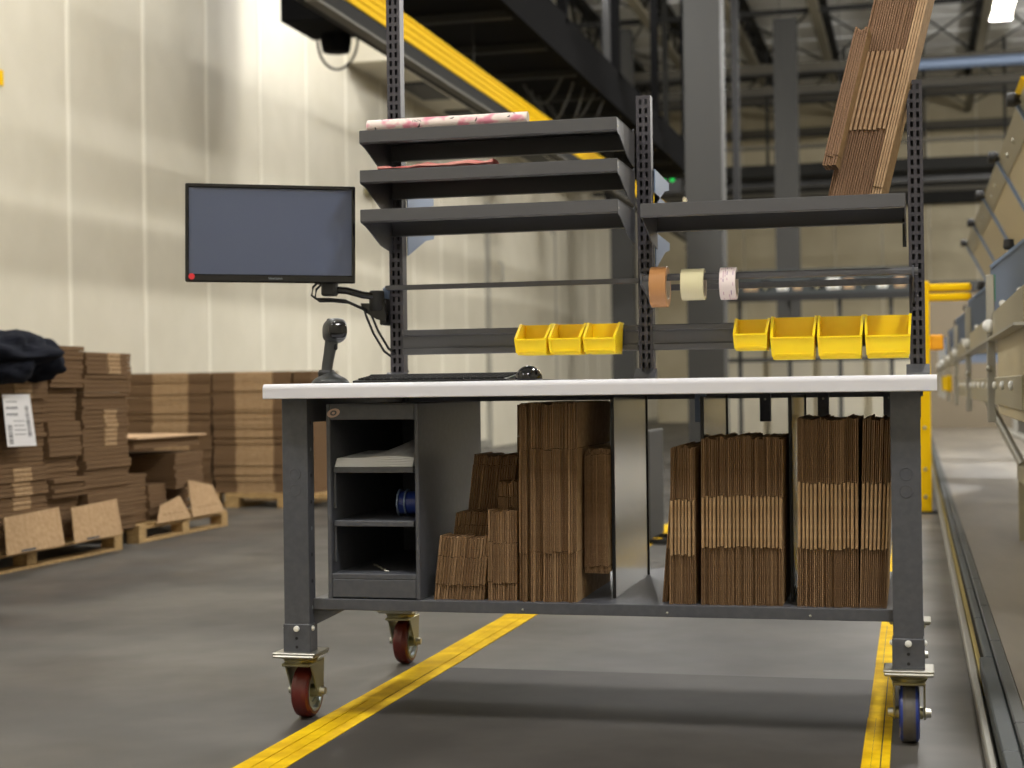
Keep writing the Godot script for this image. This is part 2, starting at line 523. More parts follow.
func build_roof() -> void:
	var c := struct("ceiling", bx(-5.3, 9.4, 8.85, 9.1, -40, 7), M.deck, "pale grey roof deck above the joists")
	var zz := 6.0
	while zz > -39.0:
		part("deck_rib", bx(-5.0, 9.0, 8.8, 8.86, zz, zz - 0.18), M.deck, c)
		zz -= 1.5
	# bar joists along z
	var k := 0
	for i in 10:
		var x := 0.04 + 1.58 * (i - 3)
		if x < -4.9 or x > 8.9:
			continue
		var j := thing("roof_joist", "open web steel roof joist under the pale deck", "joist", Vector3(x, 0, 0), "roof joists under the deck")
		j.set_meta("kind", "structure")
		part("top_chord", bx(-0.1, 0.1, 8.68, 8.8, -38.9, 6.6), M.steel_dark, j)
		part("bottom_chord", bx(-0.09, 0.09, 7.94, 8.06, -38.9, 6.6), M.joist_tan, j)
		var w := MB.new()
		var z := 4.0
		var up := true
		while z > -38.0:
			w.bar(Vector3(0, 8.0 if up else 8.7, z), Vector3(0, 8.7 if up else 8.0, z - 0.75), 0.06)
			up = not up
			z -= 0.75
		part("web", w, M.steel_dark, j)
		k += 1
	# cross bridging between joists: thin X rods in the plane across the aisle
	for z in [-20.5, -26.5, -33.0]:
		for i in 8:
			var x := 0.04 + 1.58 * (i - 3)
			var b := thing("bridging_brace", "crossed steel rods bracing two roof joists", "brace", Vector3(x, 0, z), "bridging braces between roof joists")
			b.set_meta("kind", "structure")
			part("rod", MB.new().bar(Vector3(0.06, 8.0, 0), Vector3(1.52, 8.0, -5.0), 0.03), M.steel_dark, b)
			part("rod", MB.new().bar(Vector3(1.52, 8.02, 0), Vector3(0.06, 8.02, -5.0), 0.03), M.steel_dark, b)
			part("strut", MB.new().bar(Vector3(0.06, 8.0, 0), Vector3(1.52, 8.0, 0), 0.06, 0.1), M.steel_dark, b)
	# cross girders and service lines under the joists
	for g in [[-29.4, 7.5, 0.2, "grey steel girder crossing under the roof joists", "steel_joist"], [-29.9, 7.14, 0.18, "lower grey steel girder hung beneath the upper girder", "steel_joist"], [-33.5, 7.6, 0.16, "distant thin steel girder carrying the roof joists", "steel_joist"], [-37.5, 7.45, 0.18, "thin girder against the distant cream wall", "steel_joist"]]:
		var o := struct("roof_girder", bx(-4.95, 8.95, g[1] - g[2] * 0.5, g[1] + g[2] * 0.5, g[0], g[0] - 0.14), M[g[4]], g[3])
		part("flange", bx(-4.95, 8.95, g[1] - g[2] * 0.5 - 0.03, g[1] - g[2] * 0.5, g[0] + 0.1, g[0] - 0.24), M.column, o)
	var pipe := place("roof_pipe", mesh([[MB.new().tube([Vector3(1.9, 7.25, -28.6), Vector3(8.8, 7.25, -28.6)], 0.11, 14), M.blue_steel]]), self)
	tag(pipe, "silver blue pipe hung under the girder beside the lamp", "pipe")
	var duct := thing("service_duct", "dark square service duct crossing above the distant cream wall", "duct", Vector3(0, 5.3, -29.8))
	part("duct_body", bx(-4.9, 8.9, 0.02, 0.28, 0, -0.5, 0.02), M.steel_dark, duct)
	part("duct_lip", bx(-4.9, 8.9, -0.22, -0.12, 0.05, -0.2), M.black, duct)
	part("rail", bx(-4.9, 8.9, 0.62, 0.68, -0.1, -0.2), M.steel_joist, duct)
	for i in 9:
		part("hanger", bx(-4.4 + i * 1.6, -4.34 + i * 1.6, 0.3, 2.7, -0.2, -0.26), M.steel_dark, duct)
	var fas := thing("dark_fascia", "brownish black fascia along the top of the distant wall", "fascia", Vector3(0, 5.6, -38.6))
	part("board", bx(-4.9, 8.9, 0, 0.9, 0, -0.3), M.steel_dark, fas)
	part("bottom_rail", bx(-4.9, 8.9, 0.3, 0.42, 0.08, 0), M.steel_joist, fas)

# ---------------------------------------------------------------- background
func column(x0: float, x1: float, z: float, label: String) -> void:
	var w := x1 - x0
	var c := thing("steel_column", label, "column", Vector3(x0, 0, z))
	c.set_meta("kind", "structure")
	part("front_plate", bx(0, w, 0, 8.0, 0, -0.02), M.column, c)
	part("side_plate", bx(0, 0.02, 0, 8.0, -0.02, -w + 0.02), M.column, c)
	part("side_plate", bx(w - 0.02, w, 0, 8.0, -0.02, -w + 0.02), M.column, c)
	part("rear_plate", bx(0, w, 0, 8.0, -w + 0.02, -w), M.column, c)
	part("base_plate", bx(-0.08, w + 0.08, 0, 0.03, 0.1, -w - 0.1), M.steel_dark, c)

func build_background() -> void:
	column(-0.86, -0.42, -15.0, "wide grey steel column standing behind the tape rolls")
	column(-4.0, -3.56, -27.0, "grey steel column standing near the sliding door")
	column(-0.78, -0.34, -27.0, "slim dark grey column behind the yellow bins beside the wide column")
	# overhead conveyor with a yellow side guard
	var oc := thing("overhead_conveyor", "overhead conveyor with ribbed yellow side guard high along the wall", "conveyor", Vector3(-2.13, 3.94, -6.0))
	for i in 7:
		part("guard_rib", bx(-0.02, 0.012 if i % 2 == 0 else 0.004, -0.03 * (i + 1) + 0.002, -0.03 * i, 0, -21, 0.003), M.safety_yellow, oc)
	part("side_frame", bx(-0.06, 0.0, -0.34, -0.212, 0, -21), M.steel_dark, oc)
	part("frame_flange", bx(-0.06, 0.03, -0.36, -0.34, 0, -21), M.steel_joist, oc)
	part("bed", bx(-0.2, -0.06, -0.3, -0.22, 0, -21), M.steel_dark, oc)
	# black conveyor above it with loops of cable
	var bc := thing("black_conveyor", "black overhead conveyor body with cables hung above the yellow guard", "conveyor", Vector3(-2.9, 4.35, -9.0))
	part("body", bx(0.0, 1.2, 0, 0.5, 0, -13, 0.02), M.matte_black, bc)
	part("side_rail", bx(1.2, 1.26, -0.05, 0.16, 0, -13), M.matte_black, bc)
	for i in 9:
		part("cross_bar", bx(0.0, 1.2, -0.07, 0.0, -0.8 - i * 1.4, -0.9 - i * 1.4), M.steel_dark, bc)
	for i in 3:
		part("hanger_rod", MB.new().tube([Vector3(0.74, -0.41, -1.2 - i * 3.9), Vector3(0.74, 0.02, -1.2 - i * 3.9)], 0.012, 6), M.steel_dark, bc)
	for i in 5:
		var z := -4.2 - i * 0.35
		var pts := []
		for k in 13:
			var a := float(k) / 12.0
			pts.append(Vector3(0.5 + a * (0.5 + 0.05 * i), -0.02 - sin(a * PI) * (0.25 + 0.07 * ((i * 2) % 5)), z + a * 0.3))
		part("cable", MB.new().tube(pts, 0.014, 6), M.column, bc)
	for i in 4:
		part("hanger", bx(1.1, 1.2, 0.4, 4.3, -3.2 - i * 3.1, -3.32 - i * 3.1), M.matte_black, bc)
	# black motor unit hanging beside the wall
	var un := thing("hanging_drive_unit", "black motor unit hanging high beside the cream wall", "machine", Vector3(-4.25, 4.6, -10.65))
	part("casing", MB.new().prism(PackedVector2Array([Vector2(0, 0.0), Vector2(-0.9, 0.0), Vector2(-0.9, 1.4), Vector2(0, 1.4)]), 0, 0.0, 0.85), M.matte_black, un)
	part("motor", MB.new().lathe([Vector2(0, -0.22), Vector2(0.14, -0.22), Vector2(0.16, -0.12), Vector2(0.16, 0.1), Vector2(0, 0.1)], 1, Vector3(0.3, 0.05, -0.75), 18), M.matte_black, un)
	part("hanger", bx(0.1, 0.16, 1.4, 4.2, -0.4, -0.46), M.steel_dark, un)
	var loop := []
	for k in 15:
		var a := PI * k / 14.0
		loop.append(Vector3(0.3 - cos(a) * 0.22, -0.02 - sin(a) * 0.32, -0.8))
	part("cable_loop", MB.new().tube(loop, 0.014, 6), M.column, un)
	part("cable", MB.new().tube([Vector3(0.2, 1.0, 0.02), Vector3(0.45, 0.8, 0.05), Vector3(0.7, 0.5, 0.04), Vector3(0.95, 0.32, -0.3), Vector3(1.3, 0.26, -0.7)], 0.022, 8), M.far_wall, un)
	part("bracket", bx(-0.08, 0.0, 0.3, 2.0, 0.02, -0.06), M.blue_steel, un)
	part("arm", bx(0.85, 1.9, 0.9, 1.2, -0.3, -0.5), M.steel_joist, un)
	# thin black drop posts
	for q in [[-2.35, -18.0], [-1.05, -19.0], [-0.72, -19.5], [-2.0, -24.0]]:
		var p := thing("drop_post", "thin black post dropping from the roof joists", "post", Vector3(q[0], 0, q[1]), "black drop posts from the roof")
		p.set_meta("kind", "structure")
		part("post", bx(-0.05, 0.05, 3.4, 8.0, -0.05, 0.05), M.black, p)
		part("foot", bx(-0.1, 0.1, 3.36, 3.4, -0.1, 0.1), M.steel_dark, p)
	# mezzanine conveyor line far behind
	var fc := thing("distant_conveyor", "dark raised conveyor line standing far behind the yellow bins", "conveyor", Vector3(-1.05, 0, -20.0))
	part("rear_guard", bx(0.0, 2.85, 2.3, 2.72, -0.66, -0.7), M.strip, fc)
	part("bed", bx(0.0, 2.85, 2.26, 2.36, 0, -0.7), M.strip, fc)
	part("side_rail", bx(0.0, 2.85, 2.2, 2.3, 0.05, 0), M.black, fc)
	for i in 4:
		part("leg", bx(0.25 + i * 0.74, 0.31 + i * 0.74, 0, 2.26, -0.1, -0.16), M.column, fc)
	part("cross_rail", bx(0.0, 2.85, 1.3, 1.36, -0.1, -0.16), M.column, fc)
	for i in 11:
		var w := rng.randf_range(0.08, 0.22)
		var o := thing("parcel", "%s small %s parcel from the wide column on the dark conveyor" % [ORD[i], ["white", "brown", "dark"][i % 3]], "parcel", Vector3(-0.95 + i * 0.245, 2.36, -20.2), "parcels on the distant conveyor")
		part("carton", bx(0, w, 0, rng.randf_range(0.08, 0.2), 0, -w, 0.008), M.white if i % 3 == 0 else M.kraft_pale if i % 3 == 1 else M.steel_dark, o)
		part("tape_strip", bx(w * 0.4, w * 0.6, 0.03, 0.06, 0.002, -0.001), M.clear_tape, o)
	for i in 4:
		var cab := thing("white_cabinet", "%s tall white cabinet from the slim column behind the bench" % ORD[i], "cabinet", Vector3(-1.25 + i * 0.78, 0, -21.5), "white cabinets behind the distant conveyor")
		part("body", bx(0, 0.72, 0.06, 1.95, 0, -0.5, 0.01), M.far_wall, cab)
		part("door", bx(0.03, 0.35, 0.1, 1.9, 0.02, 0, 0.006), M.panel, cab)
		part("door", bx(0.37, 0.69, 0.1, 1.9, 0.02, 0, 0.006), M.panel, cab)
		part("plinth", bx(0.02, 0.7, 0, 0.06, -0.03, -0.47), M.black, cab)
	# status lights: two green dots on a dark control box
	var gb := thing("status_light_box", "dark control box with two small glowing green status lights", "control box", Vector3(-2.6, 4.42, -24.0))
	part("case", bx(-0.1, 0.42, -0.06, 0.32, -0.05, -0.3, 0.01), M.black, gb)
	part("bracket", bx(0.1, 0.2, 0.3, 3.5, -0.15, -0.22), M.steel_dark, gb)
	var gm := mat(Color(0.1, 0.8, 0.35))
	gm.emission_enabled = true
	gm.emission = Color(0.05, 0.9, 0.35)
	gm.emission_energy_multiplier = 1.6
	for x in [0.11, 0.27]:
		part("green_lamp", MB.new().blob(Vector3(x, 0.2, -0.03), Vector3(0.045, 0.045, 0.03), 12, 8), gm, gb)
	# small bulkhead lamps seen as bright dots
	var bm := mat(Color(1, 0.95, 0.8))
	bm.emission_enabled = true
	bm.emission = Color(1, 0.93, 0.75)
	bm.emission_energy_multiplier = 3.0
	for q in [[Vector3(-3.4, 6.4, -23.0), "small bright round lamp hanging above the yellow guard"], [Vector3(-0.5, 4.0, -25.0), "small bright round lamp between the two columns"], [Vector3(-2.1, 4.25, -24.2), "small warm round lamp below the green status lights"], [Vector3(0.55, 4.9, -25.0), "small bright round lamp below the service duct"]]:
		var o := thing("round_lamp", q[1], "lamp", q[0])
		part("bulb", MB.new().blob(Vector3.ZERO, Vector3(0.05, 0.06, 0.05), 12, 8), bm, o)
		part("cap", MB.new().lathe([Vector2(0, 0.12), Vector2(0.05, 0.12), Vector2(0.06, 0.04), Vector2(0, 0.04)], 1, Vector3.ZERO, 12), M.black, o)
		part("cord", MB.new().tube([Vector3(0, 0.12, 0), Vector3(0, 8.0 - q[0].y, 0)], 0.006, 5), M.black, o)
		var l := OmniLight3D.new()
		l.name = "bulb_light"
		l.light_energy = 0.15
		l.light_color = Color(1, 0.93, 0.78)
		l.light_size = 0.05
		l.omni_range = 30.0
		l.omni_attenuation = 2.0
		l.shadow_enabled = true
		o.add_child(l, true)
	# grey board standing on edge beyond the bench
	var gbo := thing("grey_board", "flat grey board standing on edge on the floor beyond the bench", "board", Vector3(0.22, 0, -5.25))
	part("panel", bx(0, 0.02, 0.03, 0.68, 0, -0.55, 0.004), M.column, gbo)
	part("foot", bx(-0.12, 0.14, 0, 0.03, -0.06, -0.1), M.steel_dark, gbo)
	part("foot", bx(-0.12, 0.14, 0, 0.03, -0.45, -0.49), M.steel_dark, gbo)
	# yellow guard post beside the conveyor
	var gp := thing("guard_post", "yellow steel guard post with a short rail beside the conveyor", "guard rail", Vector3(1.84, 0, -7.85))
	part("post", bx(-0.045, 0.045, 0, 1.68, -0.045, 0.045, 0.006), M.safety_yellow, gp)
	part("base_plate", bx(-0.08, 0.08, 0, 0.015, -0.08, 0.08), M.steel_dark, gp)
	for y in [1.535, 1.605]:
		part("rail", bx(-0.02, 0.34, y, y + 0.055, -0.03, 0.03, 0.012), M.safety_yellow, gp)
	part("side_block", bx(0.045, 0.14, 1.18, 1.29, -0.05, 0.05, 0.01), M.orange, gp)
	for y in [0.12, 0.32, 0.62]:
		part("bolt", MB.new().lathe([Vector2(0, 0.012), Vector2(0.012, 0.01), Vector2(0.014, 0)], 2, Vector3(0, y, 0.045), 10), M.zinc, gp)

# ---------------------------------------------------------------- conveyor beside the bench
func build_conveyor() -> void:
	var c := thing("belt_conveyor", "wide low belt conveyor running along the aisle beside the bench", "conveyor", Vector3(0, 0, 0))
	part("bed", bx(1.97, 3.4, 0.0, 0.085, -27.3, 3.4), M.steel_dark, c)
	part("belt", bx(2.035, 3.27, 0.085, 0.1, -27.2, 3.4), M.belt, c)
	part("kerb", bx(1.93, 1.952, 0, 0.045, -27.3, 3.4, 0.004), M.galvanised, c)
	part("kerb_stripe", bx(1.954, 1.968, 0, 0.052, -27.3, -0.8), M.dull_yellow, c)
	var z := 3.4
	var i := 0
	while z > -27.0:
		var l := 0.85 if i % 3 else 1.3
		part("edge_strip", bx(1.955 if z > -0.8 else 1.97, 1.996, 0.05, 0.1, z - 0.004, maxf(z - l, -27.3), 0.004), M.strip, c)
		part("inner_strip", bx(1.999, 2.032, 0.05, 0.106, z - 0.3, maxf(z - l - 0.295, -27.3), 0.004), M.strip_b, c)
		z -= l
		i += 1
	part("far_edge_strip", bx(3.275, 3.42, 0.02, 0.13, -27.2, 3.4, 0.01), M.galvanised, c)
	# end panel
	var ep := thing("end_panel", "brownish grey panel standing across the far end of the belt", "panel", Vector3(1.86, 0, -27.55))
	part("sheet", bx(0.0, 1.7, 0, 2.75, 0, -0.08, 0.01), M.end_panel, ep)
	part("top_rail", bx(-0.05, 1.75, 2.7, 2.9, 0.05, -0.12), M.column, ep)
	part("post", bx(1.7, 1.78, 0, 2.9, 0.04, -0.1), M.galvanised, ep)
	# chute machine over the belt
	var m := thing("chute_machine", "steel sorting machine with sloping hood over the belt conveyor", "machine", Vector3(0, 0, 0))
	part("side_channel", bx(2.115, 2.15, 1.13, 1.25, -20, -1.2, 0.004), M.machine_steel, m)
	part("channel_flange", bx(2.085, 2.15, 1.12, 1.13, -20, -1.2), M.galvanised, m)
	part("roller_bed", bx(2.15, 3.3, 1.16, 1.24, -8.2, -1.2), M.machine_cream, m)
	for k in 6:
		var pz := -3.3 - 3.1 * k
		var post := part("post", bx(2.09, 2.125, 0.76, 1.42, pz - 0.02, pz + 0.02, 0.004), M.galvanised, m)
		part("bolt", MB.new().blob(Vector3(2.1, 1.19, pz + 0.03), Vector3(0.03, 0.03, 0.02), 12, 8), M.white, post)
		part("bolt", MB.new().blob(Vector3(2.1, 1.0, pz + 0.03), Vector3(0.016, 0.016, 0.012), 10, 6), M.zinc, post)
		var pl := part("chute_plate", MB.new().prism(PackedVector2Array([Vector2(2.11, 1.22), Vector2(2.11, 1.45), Vector2(2.45, 1.72), Vector2(2.9, 1.8), Vector2(2.9, 1.22)]), 2, pz - 0.008, pz + 0.008), M.machine_blue, m)
		part("plate_lip", MB.new().bar(Vector3(2.11, 1.455, pz), Vector3(2.45, 1.725, pz), 0.05, 0.012), M.blue_steel, pl)
		if k == 0 or k == 3:
			part("marker", bx(2.112, 2.13, 1.3, 1.42, pz + 0.008, pz + 0.012), mat(rgb(30, 130, 100), 0.5) if k == 0 else M.blue_hub, pl)
		for q in 3:
			part("bolt", MB.new().blob(Vector3(2.16 + q * 0.075, 1.29 + q * 0.055, pz + 0.015), Vector3(0.016, 0.016, 0.012), 10, 6), M.white, pl)
		part("knob", MB.new().lathe([Vector2(0, 0.045), Vector2(0.022, 0.045), Vector2(0.025, 0.012), Vector2(0.018, 0)], 1, Vector3(2.19, 1.53, pz), 16), M.black, pl)
	# sloping guide below the plates
	part("guide_strip", MB.new().prism(PackedVector2Array([Vector2(2.13, 1.25), Vector2(2.75, 1.55), Vector2(2.75, 1.52), Vector2(2.15, 1.22)]), 2, -8.2, -1.2), M.machine_cream, m)
	# skirt and near side panel
	part("near_panel", bx(2.13, 2.142, 0.8, 1.13, -1.4, -3.15, 0.003), M.machine_cream, m)
	part("skirt", bx(2.12, 2.135, 0.84, 0.96, -1.4, -9.4, 0.003), M.machine_steel, m)
	for k in 12:
		part("bolt", MB.new().blob(Vector3(2.115, 0.925, -1.9 - k * 0.62), Vector3(0.012, 0.018, 0.018), 10, 6), M.white, m)
	for k in 2:
		part("yellow_bracket", bx(2.08, 2.13, 0.86, 1.02, -12.2 - k * 2.2, -12.9 - k * 2.2, 0.01), M.safety_yellow, m)
	part("diagonal_brace", MB.new().tube([Vector3(2.14, 0.86, -4.6), Vector3(2.3, 0.52, -4.4)], 0.022, 10), M.galvanised, m)
	part("lower_rail", bx(2.3, 2.34, 0.42, 0.5, -4.8, -1.2), M.machine_steel, m)
	part("rail_leg", bx(2.3, 2.34, 0.1, 0.5, -4.7, -4.75), M.machine_steel, m)
	# hood: edge bar, ribs and panels
	var e0 := Vector2(2.3, 2.35)
	var e1 := Vector2(2.72, 1.55)
	var dn := Vector2(0.885, 0.465)
	part("hood_edge", MB.new().prism(PackedVector2Array([e0, e0 + Vector2(0.06, -0.12), e0 + Vector2(0.075, -0.112), e0 + Vector2(0.018, 0.01)]), 2, -12.7, -2.4), M.machine_steel, m)
	for k in 5:
		var pz := -4.3 - 2.1 * k
		var rib := part("hood_rib", MB.new().bar(Vector3(e0.x, e0.y, pz), Vector3(e1.x, e1.y, pz), 0.05, 0.035), M.blue_steel, m)
		part("knob", MB.new().lathe([Vector2(0, -0.02), Vector2(0.034, -0.02), Vector2(0.038, 0.014), Vector2(0.022, 0.05), Vector2(0, 0.05)], 0, Vector3(e0.x - 0.04, e0.y + 0.0, pz + 0.1), 14), M.black, rib)
		part("bolt", MB.new().blob(Vector3(e0.x + 0.03, e0.y - 0.06, pz + 0.6), Vector3(0.012, 0.018, 0.018), 8, 6), M.zinc, rib)
		part("bolt", MB.new().blob(Vector3(e0.x + 0.03, e0.y - 0.06, pz + 1.2), Vector3(0.012, 0.018, 0.018), 8, 6), M.zinc, rib)
		part("hood_panel", MB.new().prism(PackedVector2Array([e0 + Vector2(0.06, -0.11), e1 + Vector2(0, 0.0), e1 + dn * 0.01, e0 + Vector2(0.06, -0.11) + dn * 0.01]), 2, pz + 0.03, pz + 2.07), M.machine_cream, m)
	part("yellow_cover", MB.new().prism(PackedVector2Array([e0 + Vector2(-0.01, 0.06), e0 + Vector2(0.1, -0.1), e0 + Vector2(0.12, 0.06)]), 2, -4.6, -3.9), M.safety_yellow, m)

# ---------------------------------------------------------------- workbench
const H := 0.958
const SY := 0.347

func caster(parent: Node, at: Vector3, trail: float, kind: String) -> void:
	var c := Node3D.new()
	c.name = "caster"
	parent.add_child(c, true)
	c.position = at
	var tread: Material = M.red_tread if kind == "red" else M.grey_tread
	var hubm: Material = M.hub if kind == "red" else M.blue_hub
	var wz := -trail
	var R := 0.076
	part("mount_plate", bx(-0.062, 0.062, 0.184, 0.192, -0.062, 0.062, 0.003), M.zinc, c)
	part("swivel", MB.new().lathe([Vector2(0, 0.166), Vector2(0.045, 0.166), Vector2(0.05, 0.175), Vector2(0.045, 0.184), Vector2(0, 0.184)], 1, Vector3.ZERO, 20), M.zinc_yellow, c)
	part("fork_bridge", bx(-0.042, 0.042, 0.158, 0.167, wz - 0.03, 0.045, 0.003), M.zinc_yellow, c)
	for s in [-1.0, 1.0]:
		var f := MB.new().prism(PackedVector2Array([Vector2(0.026, 0.167), Vector2(wz - 0.03, 0.167), Vector2(wz - 0.018, 0.066), Vector2(wz, 0.058), Vector2(wz + 0.018, 0.068)]), 0, s * 0.036, s * 0.041)
		part("fork_leg", f, M.zinc_yellow, c)
		part("axle_nut", MB.new().lathe([Vector2(0, 0.014), Vector2(0.011, 0.014), Vector2(0.013, 0)] if s > 0 else [Vector2(0.013, 0), Vector2(0.011, -0.014), Vector2(0, -0.014)], 0, Vector3(s * 0.041, R, wz), 8), M.zinc, c)
	var w := part("wheel", MB.new().lathe([Vector2(0.05, -0.024), Vector2(R - 0.01, -0.025), Vector2(R - 0.003, -0.02), Vector2(R, -0.008), Vector2(R, 0.008), Vector2(R - 0.003, 0.02), Vector2(R - 0.01, 0.025), Vector2(0.05, 0.024)], 0, Vector3(0, R, wz), 40), tread, c)
	part("rim", MB.new().lathe([Vector2(0.0, -0.012), Vector2(0.03, -0.012), Vector2(0.034, -0.016), Vector2(0.046, -0.017), Vector2(0.05, -0.0255), Vector2(0.058, -0.0262)], 0, Vector3(0, R, wz), 36), hubm, w)
	part("rim", MB.new().lathe([Vector2(0.058, 0.0262), Vector2(0.05, 0.0255), Vector2(0.046, 0.017), Vector2(0.034, 0.016), Vector2(0.03, 0.012), Vector2(0, 0.012)], 0, Vector3(0, R, wz), 36), hubm, w)
	part("hub_boss", MB.new().lathe([Vector2(0.0, -0.035), Vector2(0.016, -0.035), Vector2(0.02, 0.0), Vector2(0.016, 0.035), Vector2(0, 0.035)], 0, Vector3(0, R, wz), 16), M.zinc_yellow, w)
	if kind == "blue":
		part("side_band", MB.new().lathe([Vector2(R - 0.012, 0.0258), Vector2(R - 0.0034, 0.0216), Vector2(R - 0.0018, 0.016)], 0, Vector3(0, R, wz), 40), hubm, w)
		part("side_band", MB.new().lathe([Vector2(R - 0.0018, -0.016), Vector2(R - 0.0034, -0.0216), Vector2(R - 0.012, -0.0258)], 0, Vector3(0, R, wz), 40), hubm, w)

func build_leg(b: Node, x: float, zf: float, front: bool) -> void:
	# C channel, open towards the middle of the bench
	var w := 0.076
	var l := MB.new()
	var y0 := 0.192
	var y1 := H - 0.042
	var s := -1.0 if front else 1.0
	l.box(Vector3(x, y0, minf(zf, zf + s * 0.004)), Vector3(x + w, y1, maxf(zf, zf + s * 0.004)), 0.0012)
	for k in [0.0, w - 0.004]:
		l.box(Vector3(x + k, y0, minf(zf + s * 0.003, zf + s * 0.05)), Vector3(x + k + 0.004, y1, maxf(zf + s * 0.003, zf + s * 0.05)), 0.001)
	var leg := part("leg", l, M.powder, b)
	part("sleeve", bx(x - 0.003, x + w + 0.003, y0, y0 + 0.085, zf - s * 0.003, zf + s * 0.054, 0.002), M.powder, leg)
	part("foot_plate", bx(x - 0.026, x + w + 0.026, y0, y0 + 0.006, zf - s * 0.03, zf + s * 0.09, 0.002), M.zinc, leg)
	if front:
		part("bolt", MB.new().lathe([Vector2(0.009, 0), Vector2(0.008, 0.005), Vector2(0, 0.007)], 2, Vector3(x + w * 0.5, y0 + 0.072, zf + 0.003), 12), M.white, leg)
		for q in [0.045, 0.02]:
			part("hole", MB.new().lathe([Vector2(0.0045, 0), Vector2(0.004, 0.0006), Vector2(0, 0.0006)], 2, Vector3(x + w * 0.5, y0 + q, zf + 0.003), 10), M.black, leg)
		for sx in [x - 0.003, x + w + 0.003]:
			part("side_bolt", MB.new().blob(Vector3(sx, y0 + 0.072, zf - 0.015), Vector3(0.007, 0.008, 0.008), 8, 6), M.white, leg)
		# knock-outs: two pressed rings with a keyhole
		for q in [0.545, 0.59]:
			part("knock_out", MB.new().lathe([Vector2(0.0175, 0), Vector2(0.0168, 0.0011), Vector2(0.0152, 0.0011), Vector2(0.0146, 0)], 2, Vector3(x + w * 0.5, y0 + q - 0.08, zf), 24), M.powder, leg)
		for q in 9:
			part("flange_hole", MB.new().lathe([Vector2(0.006, 0), Vector2(0.0055, 0.0006), Vector2(0, 0.0006)], 0, Vector3(x + w, y0 + 0.13 + q * 0.075, zf - 0.026), 8), M.hub if q % 3 == 0 else M.black, leg)

func upright(b: Node, x: float, y1: float) -> void:
	# slotted post: every slot is a real opening between strips and bridges
	var w := 0.048
	var z := -1.05
	var y0 := H
	var m := MB.new()
	for k in [[0.0, 0.01], [0.019, 0.029], [0.038, 0.048]]:
		m.box(Vector3(x + k[0], y0, z - 0.003), Vector3(x + k[1], y1, z))
	var y := y0
	while y < y1:
		for k in [[0.01, 0.019], [0.029, 0.038]]:
			m.box(Vector3(x + k[0], y, z - 0.003), Vector3(x + k[1], minf(y + 0.0115, y1), z))
		y += 0.03
	m.box(Vector3(x, y0, z - 0.045), Vector3(x + 0.003, y1, z - 0.003))
	m.box(Vector3(x + w - 0.003, y0, z - 0.045), Vector3(x + w, y1, z - 0.003))
	m.box(Vector3(x + 0.0225, y0, z - 0.03), Vector3(x + 0.0255, y1, z - 0.003))
	var p := part("upright", m, M.post_paint, b)
	part("slot_shade", bx(x + 0.003, x + w - 0.003, y0, y1, z - 0.047, z - 0.044), M.black, p)  # black sheet standing in for the shade behind the slots
	part("foot_gusset", MB.new().prism(PackedVector2Array([Vector2(z, H), Vector2(z + 0.05, H), Vector2(z + 0.045, H + 0.012), Vector2(z + 0.002, H + 0.04)]), 0, x - 0.012, x + w + 0.012), M.powder, p)

func steel_shelf(b: Node, x0: float, x1: float, yt: float) -> void:
	var zf := -0.72
	var zb := -1.045
	var sh := MB.new()
	sh.box(Vector3(x0, yt - 0.0025, zb), Vector3(x1, yt, zf - 0.004), 0.0008)
	sh.box(Vector3(x0, yt - 0.04, zf - 0.006), Vector3(x1, yt + 0.0005, zf), 0.002)
	sh.box(Vector3(x0, yt - 0.041, zf - 0.03), Vector3(x1, yt - 0.0385, zf - 0.003), 0.0006)
	sh.box(Vector3(x0, yt - 0.06, zb), Vector3(x1, yt, zb + 0.004), 0.001)
	sh.box(Vector3(x0, yt - 0.06, zb), Vector3(x1, yt - 0.0575, zb + 0.03), 0.001)
	var o := part("shelf", sh, M.shelf_paint, b)
	for x in [x0 + 0.001, x1 - 0.004]:
		part("bracket", MB.new().prism(PackedVector2Array([Vector2(zf - 0.004, yt - 0.004), Vector2(zf - 0.004, yt - 0.042), Vector2(zf - 0.05, yt - 0.05), Vector2(zf - 0.2, yt - 0.1), Vector2(zb, yt - 0.115), Vector2(zb, yt + 0.012), Vector2(zb + 0.04, yt - 0.004)]), 0, x, x + 0.003), M.powder, o)
		part("rivet", MB.new().blob(Vector3(x + 0.0015, yt - 0.026, zf - 0.02), Vector3(0.004, 0.005, 0.005), 8, 6), M.zinc, o)
	for i in 9:
		part("slot_hole", MB.new().lathe([Vector2(0.0045, -0.0004), Vector2(0, -0.0006)], 1, Vector3(x0 + 0.1 + i * (x1 - x0 - 0.2) / 8.0, yt - 0.0025, zb + 0.12), 8), M.zinc, o)

